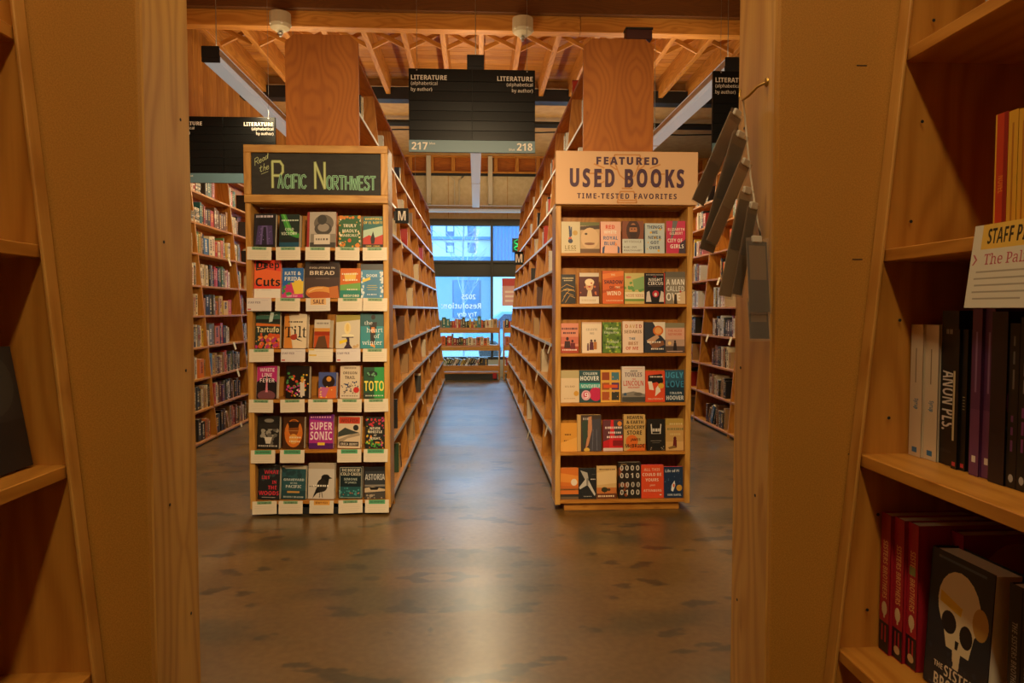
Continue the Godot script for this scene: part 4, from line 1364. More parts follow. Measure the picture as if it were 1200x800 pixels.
	# left: dark book leaning against the end panel
	b = cover_book("dark grey book with a pink edge leaning at the end panel", near_img, M.near, Rect2i(0, 820, 160, 200), "b 2f2f30;e 3f3f3c 60 30 34 26;r 242426 0 60 100 100", "b 2a2a2c", 0.16, 0.19, 0.02, Vector3(-0.715, 1.1055, -1.05), Vector3.ZERO, g)
	b.rotation_order = EULER_ORDER_YXZ
	b.rotation = Vector3(-0.16, PI / 2, 0)
	b.position = Vector3(-0.7, 1.1055 + 0.0033, -1.054)
	b = cover_book("pink notebook with a grey ringed edge behind the dark book", near_img, M.near, Rect2i(170, 820, 120, 180), "b b05058;r 8a8890 84 0 92 100", "b c87078", 0.12, 0.155, 0.008, Vector3(-0.73, 1.1055, -1.07), Vector3.ZERO, g)
	b.rotation_order = EULER_ORDER_YXZ
	b.rotation = Vector3(-0.16, PI / 2, 0)
	b.position = Vector3(-0.7285, 1.1055 + 0.0014, -1.078)
	# brass hook and the postcards in clear sleeves that hang from it
	var hk := thing("wall_hook", "brass hook screwed into the end display above the postcards", "hook", Vector3(0.515, 1.755, -1.262))
	q = Geo.new()
	q.tube([Vector3(0.0, 0.0, 0.028), Vector3(-0.014, -0.006, 0.02), Vector3(-0.022, -0.016, 0.002), Vector3(-0.026, -0.018, -0.018), Vector3(-0.026, -0.008, -0.032), Vector3(-0.024, 0.006, -0.036)], 0.0022, 8)
	part(hk, "wire", q.mesh(), M.brass)
	q = Geo.new()
	q.lathe([Vector2(0, 0), Vector2(0.008, 0), Vector2(0.007, 0.003), Vector2(0, 0.004)], 12)
	part(hk, "screw_plate", q.mesh(), M.brass, Vector3(0, 0, 0.028), Vector3(0, 0, PI / 2))
	var art := [plain(hexc("7a6248"), 0.45), plain(hexc("5c4a38"), 0.45), plain(hexc("96785a"), 0.45), plain(hexc("303236"), 0.35), plain(hexc("a8906e"), 0.45)]
	var spots := [
		[Vector3(0.497, 1.713, -1.3), Vector3(0.428, 1.545, -1.315), 0.018, 0, "upper brown postcard in a clear sleeve leaning out furthest from the hook"],
		[Vector3(0.503, 1.672, -1.29), Vector3(0.446, 1.455, -1.305), 0.021, 1, "dark postcard in a clear sleeve, second of the hanging string"],
		[Vector3(0.506, 1.62, -1.28), Vector3(0.448, 1.47, -1.295), 0.016, 2, "tan postcard in a clear sleeve, third of the hanging string"],
		[Vector3(0.507, 1.57, -1.27), Vector3(0.474, 1.372, -1.285), 0.018, 4, "pale postcard in a clear sleeve, fourth of the hanging string"],
		[Vector3(0.509, 1.54, -1.25), Vector3(0.484, 1.375, -1.26), 0.014, 1, "brown postcard in a clear sleeve hanging close to the board"],
		[Vector3(0.512, 1.478, -1.218), Vector3(0.513, 1.345, -1.2), 0.02, 3, "black postcard hanging flat against the board"],
		[Vector3(0.511, 1.372, -1.209), Vector3(0.512, 1.298, -1.198), 0.019, 3, "lowest dark postcard in a clear sleeve under the black one"],
	]
	for e in spots:
		var t := thing("postcard", e[4], "postcard", e[1], 0.0, "postcards hanging on the end display")
		var up_: Vector3 = (e[0] - e[1])
		var ln := up_.length()
		var yv := up_.normalized()
		var xv := Vector3(0.85, 0.0, -0.52) if e[3] != 3 else Vector3(0.98, 0.0, -0.2)
		xv = (xv - yv * xv.dot(yv)).normalized()
		t.basis = Basis(xv, yv, xv.cross(yv))
		var hw: float = e[2]
		piece(t, "card", Vector3(-2 * hw, 0.004, -0.0006), Vector3(0, ln - 0.006, 0.0006), art[e[3]])
		piece(t, "picture", Vector3(-hw * 1.8, ln * 0.45, 0.0006), Vector3(-hw * 0.2, ln * 0.9, 0.001), art[(e[3] + 2) % 5])
		piece(t, "sleeve", Vector3(-2 * hw - 0.003, 0, 0.0022), Vector3(0.002, ln, 0.0028), M.sleeve)
		piece(t, "clip", Vector3(-hw - 0.009, ln - 0.008, -0.0025), Vector3(-hw + 0.009, ln + 0.004, 0.004), M.white, 0.001)
	q = Geo.new()
	q.tube([Vector3(-0.01, 0.44, -0.03), Vector3(0.002, 0.39, -0.045), Vector3(0.006, 0.3, -0.03), Vector3(0.009, 0.22, -0.005), Vector3(0.003, 0.18, 0.03), Vector3(0.0, 0.08, 0.045)], 0.0018, 5)
	part(hk, "cord", q.mesh(), M.page, Vector3(0.5, 1.3, -1.25) - hk.position)

func build_rows() -> void:
	# wall bookcase: shelves from the floor up, three bays in view
	var face := func(y: float) -> float: return -3.08 + 0.37 - 0.085 * (y + 0.12) - 0.02
	var wl := [0.04, 0.345, 0.655, 0.97, 1.29, 1.6, 1.935, 2.26, 2.59, 2.93]
	var d0 := -5.15 - 1.1443 * 2
	var mid := ["k90h20 _20 k40 u30 /a28 a30 o26 r34 u30 k44 a30 u34 c28 u24 d30 a26", "_10 r30 r26 c34 u36 m34 v38 s30 d26 c24 k40 u34 a26 k38 u34 k30", "b62h23 y40 a36 k24 u30 c40 a26 r34h24 c28 k30 c24 g28 s26 a24 k34 c26 d30", "c66h16 s56h22 s30 o84h20 k18 r44h23 k46h20 w22 c24", "s36 a22 k60h21 d56h22 s30 o56h15 a24 y60h21 y88h16 r56h17", "m26 c36 c38 c40 y18 k22 s26 _8 n26 r30 p26 k30 d34 g34 s30 c30 p26 c30", "g24 g30 y26 a24 k26 b78h18 c60h21 c46 r40h17 c44h18 o46h20 g26 y30 y30 c36", "_130 t24 d26 r20 m40 k44 r56 u44 u42 u44 u42 u40 u38", "c34 c28 r54 _130 d44 t44 s26 p40", "k40 c36 r30 b30 s36 g36"]
	var near_ := ["k60h22 _8 k54h18 o40 a34 r30", "s36 d40 k36 c28 a38 a30 c26 k22 a26", "c36 s30 c34 _40 o74h19 a30", "d38 k32 a28 k30 c34 s40h22 c40h21 y26", "y24 a34 _8 u44 a40 a46h21 c44h22", "k50 d46 k40 s36 c36 k26 w24", "k54 d40 u44h17 a48h20 a36 c30", "d46 k40 _60", "o30 u30", "k50 u40"]
	var far_ := ["k40 u40 d36", "r40 k40 c30", "k36 d44 a30", "g40 d36 c30", "p34 r26 k30 a26", "g30 k36 c24 y26", "w36 w32 c30 s34 b26", "c40 c36 c34 a40 k20", "k20 s24 w26 r34 g36 t30", "n40 c40"]
	for k in 10:
		var y: float = wl[k] + 0.0003
		var shelf := "the %s shelf up" % ORD[k]
		book_row(near_[k], 1, face.call(y), y, d0 + 0.42, shelf + ", near bay of the wall bookcase", "books in the wall bookcase", 0.14, k < 9, 1.45)
		book_row(mid[k], 1, face.call(y), y, d0 - 0.014, shelf + ", middle bay of the wall bookcase", "books in the wall bookcase", 0.14, k < 9, 1.8)
		book_row(far_[k], 1, face.call(y), y, d0 - 1.1443 - 0.014, shelf + ", far bay of the wall bookcase", "books in the wall bookcase", 0.14, false, 1.6)
	book_pile("cskcskc", 1, face.call(2.26), 2.2603, d0 - 0.09, 0.13, "the striped pile, eighth wall shelf", "books lying in piles")
	book_pile("ckcscks", 1, face.call(2.59), 2.5903, d0 - 0.21, 0.13, "the striped pile, ninth wall shelf", "books lying in piles")
	book_pile("ckskk", 1, face.call(2.26) + 0.03, 2.2603, d0 + 0.12, 0.17, "the sideways pile, eighth wall shelf", "books lying in piles", false)
	for e in [[1.935, -7.62 - 0.7], [0.97, -8.2], [0.655, -8.22], [0.04, -8.15]]:
		tag_card(face.call(e[0]) + 0.032, e[0], e[1], 1, "white shelf tag on the wall bookcase at the %s shelf up" % {1.935: "seventh", 0.97: "fourth", 0.655: "third", 0.04: "first"}[e[0]])
	# bookcase past the used books display
	face = func(y: float) -> float: return 3.08 - 0.44 + 0.085 * (y + 0.12) + 0.02
	var wr := [0.05, 0.38, 0.71, 1.05, 1.38, 1.71, 2.03, 2.37, 2.68, 2.98]
	d0 = -4.9 - 1.15 * 2
	mid = ["_120 a40 k30 u34 d36 c30 u30 /k34 /b44 /a34 /u30 u34", "_170 k36 k30 a44 d30 k36 w22 c30 c34 k30 a44 c30 u30", "_140 a40 c44 k30 a36 c40 w30 k24 d40 u34 m30 k34 u36", "_80 a26 c30 m30 k54 u60 k44 d30 w34 w30 k30 c36 k44 u34 c30 a26", "_50 b34 r28 a20 _260 c60 w34 s34 w40 s30 k36 w36", "_380 o30 a50 y36 r26 k30 y34", "_300 r40 t34 o40", "_300 r44 w36 g30", "_200 o40", "r40"]
	far_ = ["/s40 /w30 k30", "r80 k40", "a34 c34 k30 a30", "k40 s34 k36 c26 d40", "w60 s50 w44 c40 s40", "w40 m34 n40 b40 c44", "p34 k30 a60 c50", "r70 k70 c44 k30", "k90 c40", "w40"]
	for k in 10:
		var y: float = wr[k] + 0.0003
		var shelf := "the %s shelf up" % ORD[k]
		book_row(mid[k], -1, face.call(y), y, d0 - 0.014, shelf + ", near bay past the used books", "books in the far bookcase", 0.14, k < 7, 1.35)
		book_row(far_[k], -1, face.call(y), y, d0 - 1.15 - 0.014 - 0.35, shelf + ", far bay past the used books", "books in the far bookcase", 0.14, false, 1.35)
	book_pile("ckcsc", -1, face.call(2.98), 2.9803, d0 - 1.15 - 0.45, 0.2, "the striped pile topping the far bookcase", "books lying in piles", false)
	for e in [[1.71, -7.9], [1.05, -8.1], [1.05, -7.35]]:
		tag_card(face.call(e[0]) - 0.032, e[0], e[1], -1, "white shelf tag at %s, far bookcase" % {-7.9: "the sixth shelf up", -8.1: "the fourth shelf up by the far divider", -7.35: "the fourth shelf up by the near divider"}[e[1]])
	# middle aisle, a few books that show past the dividers
	var lv := [0.085, 0.405, 0.735, 1.06, 1.385, 1.71, 2.035, 2.345, 2.73]
	var za := -4.858
	var bay := 1.1417
	var fl := func(y: float) -> float: return -1.03 + 0.46 - 0.09 * (y + 0.11) - 0.012
	var rows := [[0, 0, "_560 g30 y24 /c26 /u30"], [0, 1, "_760 a30 /c20"], [1, 0, "_700 k40 d30"], [1, 2, "_840 d30 c24"], [2, 1, "_800 a30"], [2, 3, "_880 c30"], [3, 1, "_700 u40 a40"], [3, 2, "_900 a26"], [4, 0, "_920 r24"], [4, 2, "_920 c26"], [5, 0, "_900 p22"], [5, 3, "_920 c24"], [6, 1, "_920 c26"], [6, 2, "_900 r24 c24"], [6, 4, "_900 p30"], [7, 1, "_420 k40 d36"], [7, 2, "_720 w30 c30"], [7, 3, "_700 s40"], [8, 0, "_420 k30 c34 w30"], [8, 1, "_440 w34 c30 s30"], [8, 2, "_700 n60 b60"]]
	for e in rows:
		var y: float = lv[e[0]] + 0.0003
		book_row(e[2], 1, fl.call(y), y, za - e[1] * bay - 0.014, "the %s shelf up, bay %s, aisle bookcase behind chalkboard" % [ORD[e[0]], ["one", "two", "three", "four", "five", "six", "seven"][e[1]]], "books in the aisle bookcases", 0.12, false)
	var fr := func(y: float) -> float: return 0.98 - 0.43 + 0.085 * (y + 0.11) + 0.012
	rows = [[0, 0, "_300 u34 /r30 /u26 /m28"], [0, 2, "_860 c30"], [1, 0, "_640 c40 y30"], [2, 1, "_860 c40 a30"], [3, 0, "_640 c30"], [3, 2, "_880 a30"], [4, 0, "_700 n30 k24 r24"], [4, 2, "_880 u30"], [5, 1, "_900 w30"], [5, 3, "_860 k36"], [6, 1, "_620 w34 s30 c36 w30"], [6, 2, "_560 r24 w30 k30 c36 w34"], [6, 3, "_640 c40 w40"], [7, 0, "_420 w30 w34 s30 w26 c36 k20"], [7, 1, "_420 w36 r30 k30 w34 c40"], [7, 2, "_420 r34 s34 k40 w40 c30"], [7, 3, "_560 k40 w40 c40"], [7, 4, "_500 w60 s60"], [8, 0, "_340 w30 w28 c34 s24 w26 d30"], [8, 1, "_300 w30 c36 k34 w40 s30 c34"], [8, 2, "_300 o40 k30 w40 c30 w34 r30"], [8, 3, "_400 c40 k40 w40 s44"], [8, 4, "_500 w60 d60"]]
	for e in rows:
		var y: float = lv[e[0]] + 0.0003
		book_row(e[2], -1, fr.call(y), y, za - e[1] * bay - 0.014, "the %s shelf up, bay %s, aisle bookcase behind used books" % [ORD[e[0]], ["one", "two", "three", "four", "five", "six", "seven"][e[1]]], "books in the aisle bookcases", 0.12, false)
	book_row("_0 r30h24 r34h26 o30h22 c30h20", -1, 0.98 - 0.12, 3.1413, -6.3, "the top of the aisle bookcase behind used books", "books in the aisle bookcases", 0.13, false)
	book_row("_0 r60h6", 1, -1.03 + 0.14, 3.1413, -5.3, "the top of the aisle bookcase behind chalkboard", "books in the aisle bookcases", 0.13, false)
	var tags := [[1, 1.06, -6.9], [1, 1.71, -5.6], [1, 1.71, -6.6], [1, 2.035, -7.0], [1, 0.405, -7.6], [1, 0.735, -9.2], [-1, 1.06, -5.9], [-1, 1.06, -6.3], [-1, 0.735, -6.8], [-1, 0.405, -5.6], [-1, 0.085, -7.2], [-1, 0.405, -8.2]]
	var kk := 0
	for e in tags:
		var x: float = (fl.call(e[1]) + 0.03) if e[0] > 0 else (fr.call(e[1]) - 0.03)
		tag_card(x, e[1], e[2], e[0], "white shelf tag, %s one along the aisle shelves behind the %s" % [ORD[kk % 6], "chalkboard" if e[0] > 0 else "used books"])
		kk += 1
	# low bookcases under the window
	var n := 0
	for x0 in [-0.84, 0.53]:
		var t := thing("window_bookcase", ["low tan bookcase of bright books in the middle of the window", "low tan bookcase beside the mullion, mostly behind the aisle shelves"][n], "bookcase", Vector3(x0 + 0.64, 0, -13.45), 0.0, "low bookcases under the window")
		var tan_: Material = M.pine_tan
		for s in [-1, 1]:
			piece(t, "side_panel", Vector3(s * 0.64 - 0.012, 0, -0.14), Vector3(s * 0.64 + 0.012, 1.13, 0.14), tan_, 0.003, 1)
		for y in [1.0, 0.665]:
			piece(t, "shelf", Vector3(-0.628, y - 0.02, -0.14), Vector3(0.628, y, 0.13), tan_, 0.002, 0)
			piece(t, "shelf_lip", Vector3(-0.628, y - 0.1, 0.118), Vector3(0.628, y - 0.021, 0.136), M.pine_pale, 0.002, 0)
		piece(t, "shelf", Vector3(-0.628, 0.25, -0.14), Vector3(0.628, 0.27, 0.1), tan_, 0.002, 0)
		piece(t, "shelf_lip", Vector3(-0.628, 0.17, 0.1), Vector3(0.628, 0.28, 0.13), M.shelf, 0.002, 0)
		piece(t, "base_board", Vector3(-0.64, 0.125, -0.14), Vector3(0.64, 0.15, 0.16), tan_, 0.002, 0)
		piece(t, "plinth", Vector3(-0.6, 0, -0.12), Vector3(0.6, 0.125, 0.1), M.black)
		window_row(["s30 d26 g34 s30 t56h20 t50 u30 r36 p24 c20 r30 s24 d40h20 g30 k24 y26 r30 y20 g34 t50h22 r24 u30 c70h15 c34 a60h17", "k50 r60 c70 g40 o50 s60 c60 k50 b60"][n], x0 + 0.02, 1.0003, -13.34, "the top shelf of the %s window bookcase" % ["middle", "hidden"][n])
		window_row(["g40 _6 o70h17 o50h18 k24 r60h18 d24h22 r40 m30 k30 g30 r34h13 s30 c60h16 c50 o60h16 c40 o46h14 c34", "o60 k50 r60 c60 u60 k50 a60"][n], x0 + 0.02, 0.6653, -13.34, "the second shelf of the %s window bookcase" % ["middle", "hidden"][n])
		window_row(["/o40 /r30 /g36 /w30 /g30 /k34 /s30 /w26 /k30 /b30 /y30 /k30 /w26 /d34 /k30 /n36 /w24 /k36 d60h16 n60h15", "r60 k50 /k30 /w30"][n], x0 + 0.04, 0.2703, -13.38, "the bottom shelf of the %s window bookcase" % ["middle", "hidden"][n])
		n += 1
	var rd := thing("red_tag", "small red tag hanging below the window bookcase", "tag", Vector3(0.35, 0.03, -13.28))
	piece(rd, "card", Vector3(-0.035, 0, -0.004), Vector3(0.035, 0.11, 0.004), M.cloth_red, 0.002)
	# books packed deep on the remaining aisle shelves, hidden behind the dividers from the camera
	var rr := RandomNumberGenerator.new()
	rr.seed = 99
	for side in [1, -1]:
		for li in lv.size():
			for bi in 7:
				var z: float = za - bi * bay - 0.014
				var stop: float = z - rr.randf_range(0.25, 0.4)
				var y: float = lv[li] + 0.0003
				var x: float = (fl.call(y) if side > 0 else fr.call(y)) - side * 0.05
				while z > stop:
					var th := rr.randf_range(0.018, 0.04)
					var hh := rr.randf_range(0.17, 0.23)
					var lo := Vector3(minf(x, x - side * 0.12), y, z - th + 0.001)
					var pp := field(spine_img, Rect2i((1 + rr.randi_range(0, 80)) * 12 + 2, 64 * rr.randi_range(0, 2) + 61, 8, 2)).get_center()
					ubox(crowd, lo, lo + Vector3(0.12, hh, th - 0.001), pp)
					z -= th
	# the same behind the posts on the two outer bookcases
	for side in [1, -1]:
		var levels: Array = wl if side > 0 else wr
		for bi in [0, 1, 3, 4, 5, 6]:
			for li in 9:
				var y: float = levels[li] + 0.0003
				var z: float = (-5.15 if side > 0 else -4.9) - bi * 1.147 - 0.02
				var stop: float = z - rr.randf_range(0.6, 0.95)
				if bi == 1:
					if side < 0:
						continue
					stop = z - rr.randf_range(0.5, 0.64)
				if side < 0 and bi == 3 or side > 0 and bi == 3:
					z -= 0.62
				var x: float = (-3.08 + 0.37 - 0.085 * (y + 0.12) - 0.02) if side > 0 else (3.08 - 0.44 + 0.085 * (y + 0.12) + 0.02)
				while z > stop:
					var th := rr.randf_range(0.022, 0.05)
					var hh := rr.randf_range(0.17, 0.23)
					var lo := Vector3(minf(x, x - side * 0.12), y, z - th + 0.001)
					var pp := field(spine_img, Rect2i((1 + rr.randi_range(0, 80)) * 12 + 2, 64 * rr.randi_range(0, 2) + 61, 8, 2)).get_center()
					ubox(crowd, lo, lo + Vector3(0.12, hh, th - 0.001), pp)
					z -= th
	var st := part(self, "packed_books", crowd.mesh(), M.spines)
	tag(st, "small books packed on the far shelves along the aisle and below the window", "books", "", "stuff")

func window_row(code: String, x: float, y: float, z: float, where: String) -> void:
	var k := 0
	for word in code.split(" ", false):
		if word[0] == "_":
			x += float(word.substr(1)) * 0.001
			continue
		var lean := 0.0
		if word[0] == "/":
			lean = 0.5
			word = word.substr(1)
		var pal: Array = PAL[word[0]]
		var size := word.substr(1).split("h")
		var t := float(size[0]) * 0.001 * (1.42 if y > 0.5 else 1.35)
		var h := float(size[1]) * 0.01 if size.size() > 1 else rng.randf_range(0.12, 0.17)
		var base := hexc(pal[1][rng.randi_range(0, pal[1].size() - 1)])
		var o := loose(spine_mesh(0.13, h, t - 0.001, base))
		# spine towards the room, thickness along x
		o.basis = Basis(Vector3(0, 0, 1), -lean) * Basis(Vector3.UP, PI / 2)
		var foot := o.basis * Vector3(0, 0, -t)
		var wide := maxf(absf(foot.x), t)
		o.position = Vector3(x + t, y + maxf(0.0, -foot.y), z - 0.065)
		if lean > 0.0:
			o.position = Vector3(x + t, y + t * sin(lean) * (1.0 if foot.y < 0.0 else 0.0), z - 0.065)
			x += t * 1.14
		else:
			x += t
		settle(o, false, where, "books under the window")
		k += 1

func tag_card(x: float, y: float, z: float, side: int, label: String) -> void:
	if not meshes.has("tagcard"):
		var q := Geo.new()
		q.box(Vector3(0, -0.035, 0), Vector3(0.0016, 0.09, 0.055), 0.0)
		meshes["tagcard"] = q.mesh()
	var o := part(self, "shelf_tag", meshes["tagcard"], M.page, Vector3(x + side * 0.004, y - 0.004, z), Vector3(0.12, 0.0, side * 0.25))
	tag(o, label, "tag", "shelf tags on the bookcases")

# ---------------------------------------------------------------- faced-out books
const LEFT_LEVELS := [1.751, 1.423, 1.094, 0.765, 0.434, 0.098]
const RIGHT_LEVELS := [1.723, 1.388, 1.06, 0.729, 0.399, 0.075]
